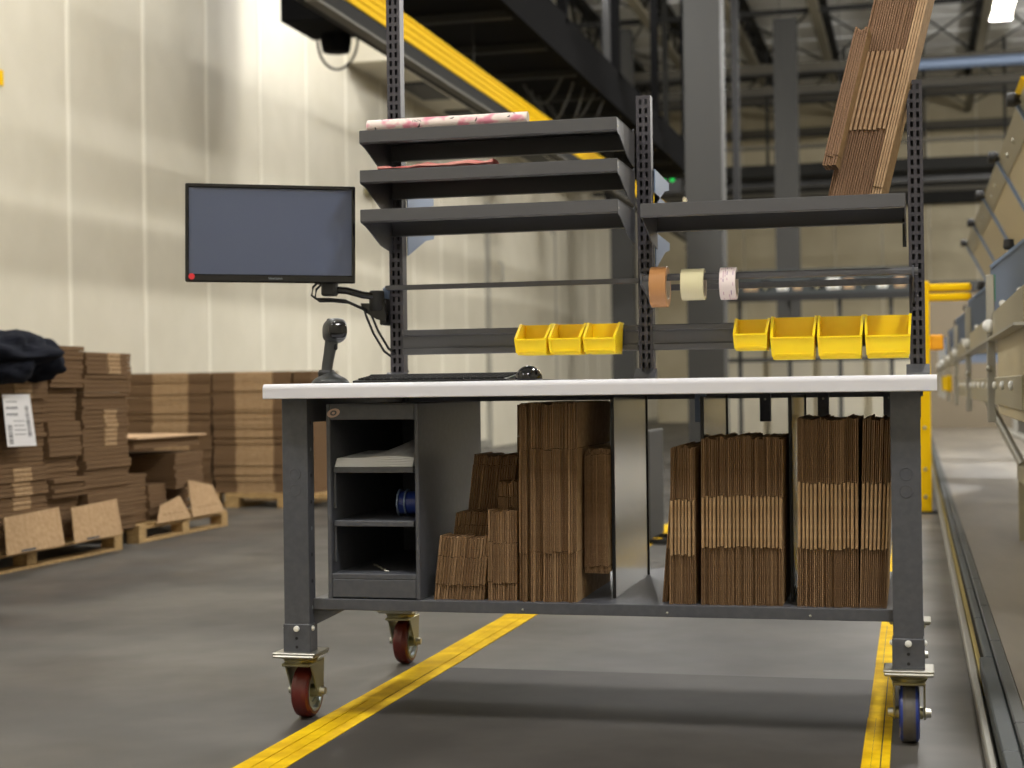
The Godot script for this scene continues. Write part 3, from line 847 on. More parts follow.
func build_bench() -> void:
	var b := thing("packing_workbench", "grey steel packing workbench with white worktop and shelves on red and blue casters", "workbench", Vector3.ZERO)
	# worktop with rounded front edge
	var prof := PackedVector2Array()
	prof.append(Vector2(-1.1, H - 0.042))
	prof.append(Vector2(-0.002, H - 0.042))
	prof.append(Vector2(0.0, H - 0.040))
	for i in 7:
		var a := PI * 0.5 * i / 6.0
		prof.append(Vector2(-0.014 + 0.014 * cos(a), H - 0.014 + 0.014 * sin(a)))
	prof.append(Vector2(-1.1, H))
	part("worktop", MB.new().prism(prof, 0, 0.0, 1.83), M.laminate, b)
	part("apron", bx(0.03, 1.8, H - 0.062, H - 0.042, -1.0, -1.004), M.powder, b)
	for q in [[0.028, -0.07, true, "red", 0.05], [1.712, -0.07, true, "blue", 0.025], [0.028, -1.03, false, "red", 0.05], [1.712, -1.03, false, "red", 0.04]]:
		build_leg(b, q[0], q[1], q[2])
		caster(b, Vector3(q[0] + 0.038, 0, q[1] + (-0.025 if q[2] else 0.015)), q[4], q[3])
	# leg cross members
	for x in [0.036, 1.74]:
		part("cross_member", bx(x, x + 0.05, H - 0.11, H - 0.042, -0.1, -1.0), M.powder, b)
		part("cross_member", bx(x, x + 0.05, SY - 0.075, SY - 0.031, -0.12, -0.98), M.powder, b)
	# lower shelf with folded lip
	var ls := MB.new()
	ls.box(Vector3(0.106, SY - 0.003, -0.98), Vector3(1.724, SY, -0.095), 0.001)
	ls.box(Vector3(0.106, SY - 0.031, -0.098), Vector3(1.724, SY + 0.0004, -0.094), 0.0015)
	ls.box(Vector3(0.106, SY - 0.031, -0.13), Vector3(1.724, SY - 0.0285, -0.096))
	ls.box(Vector3(0.106, SY - 0.031, -0.984), Vector3(1.724, SY + 0.0, -0.98))
	var lo := part("lower_shelf", ls, M.powder, b)
	for x in [0.72, 1.12, 1.5]:
		part("rivet", MB.new().blob(Vector3(x, SY - 0.02, -0.094), Vector3(0.0035, 0.0035, 0.002), 8, 6), M.zinc, lo)
	part("gusset", MB.new().prism(PackedVector2Array([Vector2(0.104, SY - 0.031), Vector2(0.2, SY - 0.031), Vector2(0.104, SY - 0.078)]), 2, -0.105, -0.11), M.powder, lo)
	# uprights
	upright(b, 0.03, 2.62)
	upright(b, 0.893, 1.9)
	upright(b, 1.762, 1.9)
	# shelves
	for y in [1.778, 1.649, 1.522]:
		steel_shelf(b, 0.042, 0.888, y)
	steel_shelf(b, 0.957, 1.756, 1.504)
	# rear brackets beyond the posts
	for q in [[0.082, 1.52], [0.082, 1.64], [0.944, 1.66], [0.944, 1.58], [0.944, 1.45]]:
		part("rear_bracket", MB.new().prism(PackedVector2Array([Vector2(-1.09, q[1]), Vector2(-1.4, q[1] - 0.01), Vector2(-1.4, q[1] - 0.035), Vector2(-1.3, q[1] - 0.05), Vector2(-1.09, q[1] - 0.12)]), 0, q[0], q[0] + 0.004), M.blue_steel, b)
	# rails for bins and tape
	for q in [[0.078, 0.893], [0.941, 1.762]]:
		var r := MB.new()
		r.box(Vector3(q[0], 1.057, -1.05), Vector3(q[1], 1.142, -1.044))
		r.box(Vector3(q[0], 1.122, -1.044), Vector3(q[1], 1.142, -1.03), 0.003)
		r.box(Vector3(q[0], 1.057, -1.044), Vector3(q[1], 1.08, -1.034), 0.003)
		part("bin_rail", r, M.shelf_paint, b)
	part("tape_bar", bx(0.02, 0.9, 1.279, 1.296, -1.03, -1.045, 0.002), M.shelf_paint, b)
	part("bar_bracket", MB.new().prism(PackedVector2Array([Vector2(-1.03, 1.286), Vector2(-1.03, 1.28), Vector2(-1.06, 1.23), Vector2(-1.06, 1.296)]), 0, 0.012, 0.028), M.blue_steel, b)
	part("tape_rod", MB.new().tube([Vector3(0.945, 1.283, -0.85), Vector3(1.79, 1.28, -0.85)], 0.0115, 16), M.shelf_paint, b)
	part("rear_bar", bx(0.941, 1.762, 1.25, 1.27, -1.0, -1.02, 0.002), M.powder, b)
	for x in [0.935, 1.772]:
		part("rod_bracket", MB.new().prism(PackedVector2Array([Vector2(-1.05, 1.19), Vector2(-0.99, 1.225), Vector2(-0.835, 1.262), Vector2(-0.835, 1.297), Vector2(-1.05, 1.297)]), 0, x, x + 0.006), M.powder, b)
	part("clip", bx(1.744, 1.756, 1.37, 1.46, -1.04, -1.05), M.black, b)
	# hanging straps under the top, holding the dividers
	for x in [1.095, 1.3, 1.48, 1.68]:
		var st := part("hanging_strap", bx(x, x + 0.034, H - 0.135, H - 0.042, -0.9, -0.93, 0.002), M.blue_steel if x < 1.2 else M.powder, b)
		part("bolt", MB.new().blob(Vector3(x + 0.017, H - 0.065, -0.9), Vector3(0.004, 0.004, 0.002), 8, 6), M.zinc, st)
	# sheet metal dividers on the lower shelf
	for x in [0.953, 1.205, 1.445]:
		var dv := part("divider", bx(x, x + 0.0025, SY, H - 0.05, -0.23, -0.8), M.sheet_metal, b)
		part("edge_fold", bx(x - 0.005, x + 0.004, SY, H - 0.05, -0.222, -0.232, 0.001), M.black, dv)
		part("rear_edge", bx(x - 0.006, x + 0.006, SY, H - 0.05, -0.8, -0.806), M.black, dv)

# ---------------------------------------------------------------- cartons
# A flat folded carton standing on edge: its fold (a smooth band) and its cut flaps face the front.
func board(x0: float, x1: float, ya: float, yb: float, zf: float, d: float, cutm: Material) -> Mesh:
	var faces := MB.new()
	var edges := MB.new()
	faces.quad(Vector3(x0, ya, zf), Vector3(x0, yb, zf), Vector3(x0, yb, -d), Vector3(x0, ya, -d), Vector3.LEFT)
	faces.quad(Vector3(x1, ya, zf), Vector3(x1, yb, zf), Vector3(x1, yb, -d), Vector3(x1, ya, -d), Vector3.RIGHT)
	edges.quad(Vector3(x0, ya, zf), Vector3(x1, ya, zf), Vector3(x1, yb, zf), Vector3(x0, yb, zf), Vector3.BACK)
	edges.quad(Vector3(x0, ya, -d), Vector3(x1, ya, -d), Vector3(x1, yb, -d), Vector3(x0, yb, -d), Vector3.FORWARD)
	edges.quad(Vector3(x0, yb, zf), Vector3(x1, yb, zf), Vector3(x1, yb, -d), Vector3(x0, yb, -d), Vector3.UP)
	edges.quad(Vector3(x0, ya, zf), Vector3(x1, ya, zf), Vector3(x1, ya, -d), Vector3(x0, ya, -d), Vector3.DOWN)
	return mesh([[faces, M.kraft], [edges, cutm]])

func carton_mesh(th: float, h: float, d: float, f0: float, f1: float, cutm: Material, foldm: Material, seed_: int) -> Array:
	var rg := RandomNumberGenerator.new()
	rg.seed = seed_
	var out := []
	var cuts := [M.cut_dark, M.cut, M.cut, M.cut_light] if cutm == M.cut else [cutm]
	if foldm == cutm:
		# all cut edges to the front: the body is two boards as well
		for s in [-1.0, 1.0]:
			out.append(["body_board", board(s * th * 0.25 - th * 0.19, s * th * 0.25 + th * 0.19, f0, f1, -rg.randf() * 0.003, d, cuts[rg.randi() % cuts.size()])])
	else:
		var nose := PackedVector2Array()
		var e := th * 0.37
		nose.append(Vector2(-e, -d))
		nose.append(Vector2(e, -d))
		nose.append(Vector2(e, -0.003))
		for i in 5:
			var a := PI * i / 4.0
			nose.append(Vector2(e * cos(a), -0.003 + 0.005 * sin(a)))
		nose.append(Vector2(-e, -0.003))
		out.append(["folded_body", mesh([[MB.new().prism(nose, 1, f0, f1), foldm]])])
	for q in [[0.0, f0 - 0.0015], [f1 + 0.0015, h]]:
		for s in [-1.0, 1.0]:
			var ya: float = q[0]
			var yb: float = q[1] - (rg.randf() * 0.006 if q[0] > 0.0 else 0.0)
			out.append(["flap", board(s * th * 0.25 - th * 0.18, s * th * 0.25 + th * 0.18, ya, yb, -0.002 - rg.randf() * 0.006, d, cuts[rg.randi() % cuts.size()])])
	return out

const ORD := ["first", "second", "third", "fourth", "fifth", "sixth", "seventh", "eighth", "ninth", "tenth", "eleventh", "twelfth", "thirteenth", "fourteenth", "fifteenth", "sixteenth", "seventeenth", "eighteenth", "nineteenth", "twentieth", "twenty-first"]

func cartons(n: int, x0: float, x1: float, h: float, f0: float, f1: float, d: float, z: float, y: float, lean0: float, lean1: float, label: String, group: String, cutm: Material, foldm: Material, jit := 0.006, turn := 0.0) -> void:
	var th := (x1 - x0) / n
	var kinds := []
	for k in 7:
		kinds.append(carton_mesh(th, h + (k - 3) * 0.0012, d, f0 + (k - 3) * 0.001, f1 + (k - 3) * 0.001, cutm, foldm, 90 + k))
	for i in n:
		var t := thing("flattened_carton", "%s %s" % [ORD[i], label], "carton", Vector3(x0 + th * (i + 0.5), y, z + rng.randf_range(-jit, jit)), group)
		var lean := lerpf(lean0, lean1, float(i) / maxf(1.0, n - 1.0))
		t.rotation.z = -lean
		if turn != 0.0:
			var piv := Transform3D(Basis(), Vector3(1.66, 0, -0.95))
			t.transform = piv * Transform3D(Basis(Vector3.UP, turn), Vector3.ZERO) * piv.affine_inverse() * t.transform
		for p in kinds[rng.randi() % 7]:
			place(p[0], p[1], t)

func build_shelf_goods() -> void:
	var Y := SY
	# right of the dividers
	cartons(7, 1.122, 1.192, 0.427, 0.133, 0.281, 0.34, -0.12, Y, 0.02, 0.01, "carton from the cabinet end of the short narrow lower shelf set", "seven short cartons on the lower shelf", M.cut, M.kraft)
	cartons(2, 1.096, 1.11, 0.42, 0.15, 0.28, 0.3, -0.16, Y, 0.085, 0.085, "of two thin cartons tilted against the short narrow set", "two tilted cartons on the lower shelf", M.cut, M.kraft)
	cartons(21, 1.208, 1.426, 0.452, 0.156, 0.292, 0.36, -0.12, Y, 0.012, 0.012, "carton from the cabinet end of the widest lower shelf set", "wide set of cartons on the lower shelf", M.cut, M.kraft)
	cartons(15, 1.464, 1.624, 0.5, 0.155, 0.328, 0.5, -0.12, Y, 0.012, 0.012, "tall carton from the cabinet end of the lower shelf set beside the leaning ones", "fifteen tall cartons on the lower shelf", M.cut, M.kraft)
	cartons(7, 1.626, 1.696, 0.5, 0.155, 0.328, 0.5, -0.12, Y, 0.03, 0.045, "tall leaning carton counted towards the bench leg above the blue caster", "seven leaning tall cartons on the lower shelf", M.cut, M.kraft)
	# left of the dividers
	cartons(14, 0.703, 0.868, 0.548, 0.136, 0.42, 0.5, -0.12, Y, 0.012, 0.014, "tallest dark carton from the cabinet in the full height lower shelf set", "tallest cartons on the lower shelf", M.cut, M.cut, 0.012)
	cartons(8, 0.878, 0.944, 0.345, 0.02, 0.33, 0.15, -0.175, Y + 0.074, 0.01, 0.01, "short carton from the full height set wedged above the shelf beside the divider", "short cartons wedged beside the divider", M.cut, M.cut, 0.003)
	cartons(9, 0.455, 0.598, 0.178, 0.042, 0.12, 0.1, -0.125, Y, 0.11, 0.11, "small carton from the cabinet in the lowest step of cartons", "lowest step of small cartons", M.cut, M.cut, 0.003)
	cartons(9, 0.462, 0.6, 0.24, 0.1, 0.2, 0.1, -0.235, Y, 0.12, 0.12, "small carton from the cabinet in the middle step of cartons", "middle step of small cartons", M.cut, M.cut, 0.003)
	cartons(9, 0.468, 0.6, 0.4, 0.1, 0.37, 0.2, -0.345, Y, 0.12, 0.12, "carton from the cabinet in the tallest step of cartons", "tallest step of small cartons", M.cut, M.cut, 0.003)
	cartons(6, 0.612, 0.694, 0.25, 0.05, 0.16, 0.1, -0.125, Y, 0.012, 0.012, "small carton from the steps in the short front row beside the full height set", "small cartons before the full height set", M.cut, M.cut, 0.003)
	cartons(6, 0.612, 0.69, 0.325, 0.1, 0.28, 0.1, -0.235, Y, 0.012, 0.012, "medium carton from the steps in the row behind the short front row", "medium cartons before the full height set", M.cut, M.cut, 0.003)
	cartons(6, 0.628, 0.69, 0.546, 0.1, 0.45, 0.25, -0.4, Y, 0.012, 0.012, "tall dark carton from the steps behind the medium row", "tall cartons behind the medium ones", M.cut, M.cut, 0.003)
	# cartons leaning on the upper shelf
	cartons(9, 1.508, 1.642, 0.86, 0.238, 0.488, 0.24, -0.95, 1.5045, 0.245, 0.245, "long carton from the middle post in the leaning upper shelf set", "leaning cartons on the upper shelf", M.cut_pink, M.kraft_pale, 0.004, -0.05)
	cartons(2, 1.644, 1.676, 0.86, 0.05, 0.8, 0.24, -0.945, 1.5045, 0.245, 0.245, "pale carton on the outer side of the leaning upper shelf set", "outer cartons of the leaning set", M.kraft_pale, M.kraft_pale, 0.004, -0.05)
	cartons(3, 1.512, 1.556, 0.43, 0.03, 0.41, 0.12, -0.82, 1.612, 0.25, 0.25, "short reddish carton resting before the leaning upper shelf set", "short cartons on the leaning set", M.cut_pink, M.cut_pink, 0.003, -0.05)
	# cabinet insert
	var c := thing("storage_cabinet", "grey open steel cabinet with three compartments under the worktop", "cabinet", Vector3(0.15, Y, -0.1))
	var W := 0.274
	var HH := 0.552
	part("side", bx(0, 0.012, 0, HH, 0, -0.67, 0.002), M.powder, c)
	part("side", bx(W - 0.012, W, 0, HH, 0, -0.67, 0.002), M.powder, c)
	part("top", bx(0.012, W - 0.012, HH - 0.002, HH, 0, -0.67), M.powder, c)
	part("back", bx(0.012, W - 0.012, 0, HH, -0.665, -0.67), M.powder, c)
	part("header", bx(0.012, W - 0.012, HH - 0.045, HH - 0.002, -0.001, -0.012, 0.002), M.powder, c)
	part("plinth", bx(0.012, W - 0.012, 0.004, 0.056, -0.001, -0.012, 0.002), M.powder, c)
	part("bottom", bx(0.012, W - 0.012, 0.056, 0.072, -0.001, -0.66, 0.002), M.powder, c)
	for y in [0.204, 0.356]:
		var sh := part("inner_shelf", bx(0.016, W - 0.02, y, y + 0.017, -0.012, -0.65, 0.002), M.powder, c)
		part("shelf_clip", bx(0.014, 0.02, y - 0.1, y, -0.02, -0.028), M.powder, sh)
	var sk := thing("oval_sticker", "small worn oval sticker on the grey cabinet header", "sticker", Vector3(0.173, Y + HH - 0.025, -0.0985))
	sk.rotation.z = 0.3
	part("backing", MB.new().lathe([Vector2(0.012, -0.0008), Vector2(0.012, 0.0), Vector2(0, 0.0)], 2, Vector3.ZERO, 28), mat(rgb(186, 160, 146), 0.6), sk).scale = Vector3(1.65, 1, 1)
	part("emblem", MB.new().lathe([Vector2(0.0072, 0.0), Vector2(0.007, 0.0008), Vector2(0.004, 0.0008), Vector2(0.0037, 0)], 2, Vector3.ZERO, 24), M.powder, sk).scale = Vector3(1.4, 1, 1)
	# documents on the upper cabinet shelf: sagging sheets
	for i in 7:
		var d := MB.new()
		var n := 12
		var z0 := -0.116 - 0.003 * i
		var y0 := Y + 0.374 + i * 0.0038
		for k in n:
			var a := float(k) / n
			var a2 := float(k + 1) / n
			var ha := 0.035 * (i / 6.0) * pow(sin(PI * clampf((a - 0.25) / 0.9, 0, 1)), 2.0)
			var hb := 0.035 * (i / 6.0) * pow(sin(PI * clampf((a2 - 0.25) / 0.9, 0, 1)), 2.0)
			var xa := 0.168 + a * 0.232
			var xb := 0.168 + a2 * 0.232
			var nn := Vector3(-(hb - ha), xb - xa, 0.0).normalized()
			d.quad(Vector3(xa, y0 + ha * 0.15, z0), Vector3(xb, y0 + hb * 0.15, z0), Vector3(xb, y0 + hb + 0.012, z0 - 0.28), Vector3(xa, y0 + ha + 0.012, z0 - 0.28), nn)
			d.quad(Vector3(xa, y0 + ha * 0.15, z0), Vector3(xb, y0 + hb * 0.15, z0), Vector3(xb, y0 + hb * 0.15 - 0.003, z0), Vector3(xa, y0 + ha * 0.15 - 0.003, z0), Vector3.BACK)
		var o := thing("paper_sheaf", "%s curling paper sheaf from the bottom of the pile in the cabinet" % ORD[i], "paper", Vector3.ZERO, "paper sheaves in the cabinet")
		part("sheets", d, M.paper, o)
	# blue-white tape coil in the middle compartment
	var coil := thing("tape_coil", "small dark coil with pale rims in the middle cabinet compartment", "tape", Vector3(0.318, Y + 0.262, -0.26))
	for x in [0.0, 0.022]:
		part("rim", MB.new().lathe([Vector2(0.04, -0.002), Vector2(0.04, 0.002), Vector2(0.035, 0.002), Vector2(0.035, -0.002), Vector2(0.04, -0.002)], 0, Vector3(x, 0, 0), 28), M.blue_steel, coil)
	part("core", MB.new().lathe([Vector2(0.034, 0.0), Vector2(0.034, 0.07), Vector2(0.0, 0.07)], 0, Vector3.ZERO, 24), M.blue_hub, coil)
	for i in 4:
		var sc := thing("loose_screw", "%s tiny shiny screw from the opening of the lowest cabinet compartment" % ORD[i], "screw", Vector3(0.22 + i * 0.028, Y + 0.0765, -0.3 + i * 0.05), "screws in the cabinet")
		part("head", MB.new().lathe([Vector2(0.004, 0), Vector2(0.003, 0.002), Vector2(0, 0.002)], 1, Vector3.ZERO, 8), M.zinc, sc)
		part("shank", MB.new().tube([Vector3(0, -0.002, 0), Vector3(0.012, -0.002, 0)], 0.0015, 6), M.zinc, sc)

# ---------------------------------------------------------------- goods on worktop, rails and shelves
func bin_shape(w: float, h: float, d: float) -> Node3D:
	# hopper-front bin: walls taper in towards the base, front only half as high, rims all round
	var t := Node3D.new()
	var th := 0.003
	var fl := h * 0.5
	var tp := 0.055
	var all := []
	for k in 2:
		var b := MB.new()
		var s := 1.0 if k == 0 else -1.0
		b.t = Transform3D(Basis(Vector3.RIGHT, Vector3(-s * tp, 1, 0), Vector3.BACK), Vector3(s * tp * h, 0, 0))
		var x := 0.0 if k == 0 else w - th
		b.prism(PackedVector2Array([Vector2(0.0, fl * 0.14), Vector2(0.014, fl), Vector2(-d * 0.55, h), Vector2(-d, h), Vector2(-d, 0), Vector2(-0.012, 0)]), 0, x, x + th)
		all.append(["side", b])
		var r := MB.new()
		r.t = b.t
		var xr := th * 0.5 + x
		r.bar(Vector3(xr, fl, 0.014), Vector3(xr, h - 0.001, -d * 0.55), 0.008, 0.006).bar(Vector3(xr, h - 0.002, -d * 0.55), Vector3(xr, h - 0.002, -d), 0.008, 0.005).bar(Vector3(xr, fl, 0.013), Vector3(xr, fl * 0.14, 0.0), 0.008, 0.007)
		all.append(["side_rim", r])
	var i0 := tp * h
	var i1 := tp * (h - fl)
	all.append(["front", MB.new().hexa([Vector3(i0, fl * 0.14, 0), Vector3(w - i0, fl * 0.14, 0), Vector3(w - i0, fl * 0.14, -th), Vector3(i0, fl * 0.14, -th), Vector3(i1, fl, 0.014), Vector3(w - i1, fl, 0.014), Vector3(w - i1, fl, 0.011), Vector3(i1, fl, 0.011)])])
	all.append(["front_foot", MB.new().hexa([Vector3(i0, 0, -0.012), Vector3(w - i0, 0, -0.012), Vector3(w - i0, 0, -0.015), Vector3(i0, 0, -0.015), Vector3(i0, fl * 0.14, 0), Vector3(w - i0, fl * 0.14, 0), Vector3(w - i0, fl * 0.14, -th), Vector3(i0, fl * 0.14, -th)])])
	all.append(["front_lip", bx(i1, w - i1, fl - 0.005, fl + 0.001, 0.01, 0.018, 0.0015)])
	all.append(["label_frame", bx(w * 0.1, w * 0.9, fl * 0.22, fl * 0.28, 0.0, 0.006, 0.001)])
	all.append(["base", bx(i0, w - i0, 0, th, -0.012, -d + th)])
	all.append(["rear", MB.new().hexa([Vector3(i0, 0, -d), Vector3(w - i0, 0, -d), Vector3(w - i0, 0, -d + th), Vector3(i0, 0, -d + th), Vector3(0, h, -d), Vector3(w, h, -d), Vector3(w, h, -d + th), Vector3(0, h, -d + th)])])
	all.append(["rear_hook", bx(w * 0.1, w * 0.9, h - 0.012, h, -d - 0.004, -d)])
	for e in all:
		var o := MeshInstance3D.new()
		o.name = e[0]
		o.mesh = mesh([[e[1], M.bin]])
		t.add_child(o, true)
	return t

func build_worktop_goods() -> void:
	var small := bin_shape(0.107, 0.102, 0.136)
	var big := bin_shape(0.139, 0.137, 0.138)
	for q in [[small, 0.513, 1.046, "small yellow plastic bin at the outer end of the row of three"], [small, 0.626, 1.046, "small yellow plastic bin in the middle of the row of three"], [small, 0.74, 1.046, "small yellow plastic bin beside the middle post ending the row of three"], [small, 1.222, 1.048, "single small yellow bin hung next to the three large bins"], [big, 1.337, 1.017, "large yellow plastic bin next to the single small bin"], [big, 1.482, 1.017, "large yellow plastic bin in the middle of the three large ones"], [big, 1.627, 1.017, "large yellow plastic bin beside the post above the blue caster"]]:
		var o: Node3D = q[0].duplicate()
		o.name = numbered("parts_bin")
		add_child(o)
		o.position = Vector3(q[1], q[2], -0.885)
		tag(o, q[3], "bin", "yellow bins on the bench rail")
	# tape rolls on the rod
	tape(0.97, 0.052, 0.0645, 1.2525, M.brown_tape, "wide brown packing tape roll on the rod beside the post")
	tape(1.067, 0.072, 0.05, 1.2575, M.clear_tape, "shiny clear packing tape roll hanging on the rod")
	var lt := tape(1.189, 0.05, 0.051, 1.2575, null, "white printed label tape roll hanging on the rod")
	# monitor on its arm
	var mo := thing("computer_monitor", "black flat computer monitor on an arm fixed to the bench post", "monitor", Vector3(-0.3, 1.465, -0.8))
	mo.basis = Basis(Vector3.UP, 0.43) * Basis(Vector3.BACK, -0.012)
	var mw := 0.281
	var mh := 0.163
	part("casing", bx(-mw, mw, -mh, mh, -0.012, -0.034, 0.006), M.gloss_black, mo)
	part("rear_cover", bx(-mw * 0.7, mw * 0.7, -mh * 0.75, mh * 0.75, -0.034, -0.055, 0.015), M.black, mo)
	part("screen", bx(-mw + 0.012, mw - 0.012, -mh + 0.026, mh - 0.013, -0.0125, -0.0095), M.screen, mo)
	part("bezel_side", bx(-mw, -mw + 0.012, -mh, mh, -0.012, -0.002, 0.003), M.gloss_black, mo)
	part("bezel_side", bx(mw - 0.012, mw, -mh, mh, -0.012, -0.002, 0.003), M.gloss_black, mo)
	part("bezel_top", bx(-mw, mw, mh - 0.013, mh, -0.012, -0.0018, 0.003), M.gloss_black, mo)
	part("bezel_bottom", bx(-mw, mw, -mh, -mh + 0.026, -0.012, -0.0018, 0.004), M.gloss_black, mo)
	part("red_sticker", MB.new().lathe([Vector2(0.0105, 0), Vector2(0.0095, 0.001), Vector2(0, 0.001)], 2, Vector3(-mw + 0.021, -mh + 0.017, -0.0018), 20), M.red, mo)
	var tm := TextMesh.new()
	tm.text = "ViewSonic"
	tm.font_size = 16
	tm.pixel_size = 0.0006
	tm.depth = 0.0004
	tm.material = M.hub
	var tx := MeshInstance3D.new()
	tx.name = "maker_lettering"
	tx.mesh = tm
	mo.add_child(tx)
	tx.position = Vector3(0.015, -mh + 0.014, -0.0014)
	# arm in world metres, as a thing of its own
	var ar := thing("monitor_arm", "black jointed monitor arm clamped to the bench post", "arm", Vector3.ZERO)
	part("head_block", bx(-0.165, -0.115, 1.258, 1.306, -0.9, -0.94, 0.006), M.black, ar)
	part("tilt_plate", bx(-0.2, -0.1, 1.3, 1.4, -0.935, -0.95, 0.006), M.black, ar)
	part("fore_arm", MB.new().tube([Vector3(-0.13, 1.28, -0.93), Vector3(-0.09, 1.277, -0.95), Vector3(-0.04, 1.262, -0.97), Vector3(0.0, 1.257, -0.99), Vector3(0.015, 1.257, -1.0)], 0.0125, 12), M.gloss_black, ar)
	part("elbow", MB.new().lathe([Vector2(0, -0.034), Vector2(0.024, -0.034), Vector2(0.026, -0.02), Vector2(0.026, 0.03), Vector2(0.022, 0.034), Vector2(0, 0.034)], 1, Vector3(0.0, 1.243, -1.0), 20), M.black, ar)
	part("lower_arm", MB.new().prism(PackedVector2Array([Vector2(-0.055, 1.236), Vector2(0.03, 1.232), Vector2(0.035, 1.17), Vector2(0.0, 1.18), Vector2(-0.05, 1.212)]), 2, -0.99, -1.03), M.gloss_black, ar)
	part("post_clamp", bx(0.008, 0.032, 1.16, 1.25, -1.0, -1.09, 0.004), M.black, ar)
	for q in [[0.0, 0.0], [0.012, -0.008]]:
		var pts := []
		for p in [Vector3(-0.17, 1.32, -0.93), Vector3(-0.2, 1.29, -0.92), Vector3(-0.205, 1.262, -0.92), Vector3(-0.19, 1.25, -0.925), Vector3(-0.15, 1.25, -0.94), Vector3(-0.1, 1.245, -0.96), Vector3(-0.05, 1.22, -0.98), Vector3(-0.02, 1.195, -1.0), Vector3(0.0, 1.14, -1.01), Vector3(0.03, 1.08, -1.03), Vector3(0.055, 1.05, -1.08), Vector3(0.07, 1.0, -1.12)]:
			pts.append(p + Vector3(q[0] * (1.0 if p.y > 1.2 else -1.4), q[1], 0))
		var cu := Curve3D.new()
		for p in pts:
			cu.add_point(p)
		part("cable", MB.new().tube(pts, 0.0042, 8), M.black, ar)
	# keyboard
	var kb := thing("keyboard", "black computer keyboard lying along the white worktop", "keyboard", Vector3(0.16, H, -0.3))
	part("case", MB.new().prism(PackedVector2Array([Vector2(0, 0.002), Vector2(0, 0.008), Vector2(-0.15, 0.022), Vector2(-0.15, 0.0), Vector2(0, 0.0)]), 0, 0, 0.47), M.black, kb)
	var keys := MB.new()
	for r in 6:
		var z := -0.014 - r * 0.0225
		var y := 0.0095 + r * 0.0021
		for k in 22:
			part("key", bx(0.012 + k * 0.0204, 0.0295 + k * 0.0204, y, y + 0.006, z, z - 0.0185, 0.0015), M.rubber, kb)
	part("rear_ridge", bx(0.0, 0.47, 0.018, 0.028, -0.148, -0.165, 0.004), M.black, kb)
	# mouse
	var ms := thing("computer_mouse", "rounded black computer mouse on the white worktop", "mouse", Vector3(0.697, H, -0.3))
	part("shell", MB.new().blob(Vector3(0, 0.007, 0), Vector3(0.038, 0.038, 0.058), 24, 16, 1), M.gloss_black, ms)
	part("wheel", MB.new().lathe([Vector2(0, -0.004), Vector2(0.009, -0.004), Vector2(0.009, 0.004), Vector2(0, 0.004)], 0, Vector3(0, 0.032, -0.03), 14), M.rubber, ms)
	part("cable", MB.new().tube([Vector3(0, 0.008, -0.055), Vector3(0.01, 0.006, -0.12), Vector3(-0.03, 0.005, -0.3), Vector3(-0.02, 0.005, -0.79)], 0.002, 6), M.black, ms)
	# scanner in its stand
	var sc := thing("barcode_scanner", "grey black handheld barcode scanner standing in its cradle", "scanner", Vector3(0.09, H, -0.3))
	part("cradle_base", MB.new().blob(Vector3(0.0, 0.004, 0.0), Vector3(0.056, 0.026, 0.06), 28, 14, 3), M.scanner, sc)
	var g := []
	var grip := MB.new()
	var rows := [[Vector3(-0.012, 0.03, 0), 0.016, 0.02], [Vector3(-0.008, 0.06, 0), 0.016, 0.02], [Vector3(-0.002, 0.09, 0), 0.017, 0.02], [Vector3(0.004, 0.115, 0.002), 0.019, 0.021], [Vector3(0.01, 0.132, 0.004), 0.022, 0.024]]
	for i in rows.size() - 1:
		for k in 18:
			var q := []
			for e in [[i, k], [i, k + 1], [i + 1, k + 1], [i + 1, k]]:
				var a: float = TAU * e[1] / 18.0
				q.append([rows[e[0]][0] + Vector3(cos(a) * rows[e[0]][1], 0, sin(a) * rows[e[0]][2]), Vector3(cos(a), 0, sin(a))])
			grip.tri(q[0][0], q[1][0], q[2][0], q[0][1], q[1][1], q[2][1])
			grip.tri(q[0][0], q[2][0], q[3][0], q[0][1], q[2][1], q[3][1])
	part("grip", grip, M.scanner, sc)
	part("head_ridge", bx(0.0, 0.036, 0.184, 0.193, -0.02, 0.03, 0.004), M.scanner, sc)
	part("trigger", bx(0.015, 0.026, 0.1, 0.122, 0.0, 0.014, 0.004), M.black, sc)
	var hd := part("head", MB.new().blob(Vector3.ZERO, Vector3(0.034, 0.036, 0.058), 28, 18, 2), M.scanner, sc, Transform3D(Basis(Vector3.UP, 0.55) * Basis(Vector3.RIGHT, -0.12), Vector3(0.017, 0.157, 0.004)))
	part("window_bezel", MB.new().blob(Vector3(0.0, -0.005, 0.045), Vector3(0.028, 0.026, 0.018), 22, 12, 2), M.gloss_black, hd)
	part("neck_socket", MB.new().lathe([Vector2(0.024, 0.014), Vector2(0.026, 0.034), Vector2(0.021, 0.042), Vector2(0, 0.042)], 1, Vector3(-0.012, 0, 0), 20), M.black, sc)
	# rolled printed paper on the top shelf, folded one on the middle shelf
	var pr := thing("paper_roll", "pink and white printed wrapping paper roll on the top shelf", "paper roll", Vector3(0.06, 1.778 + 0.0195, -0.76))
	var pm := mat(Color.WHITE, 0.5)
	pm.albedo_texture = print_texture(5, true)
	pm.uv1_scale = Vector3(1, 1, 1)
	part("wound_paper", MB.new().lathe([Vector2(0.019, 0.0), Vector2(0.019, 0.535)], 0, Vector3.ZERO, 24), pm, pr)
	part("core_end", MB.new().lathe([Vector2(0.0, 0.0), Vector2(0.019, 0.0)], 0, Vector3.ZERO, 24), M.cone, pr)
	part("core_end", MB.new().lathe([Vector2(0.019, 0.535), Vector2(0.0, 0.535)], 0, Vector3.ZERO, 24), M.cone, pr)
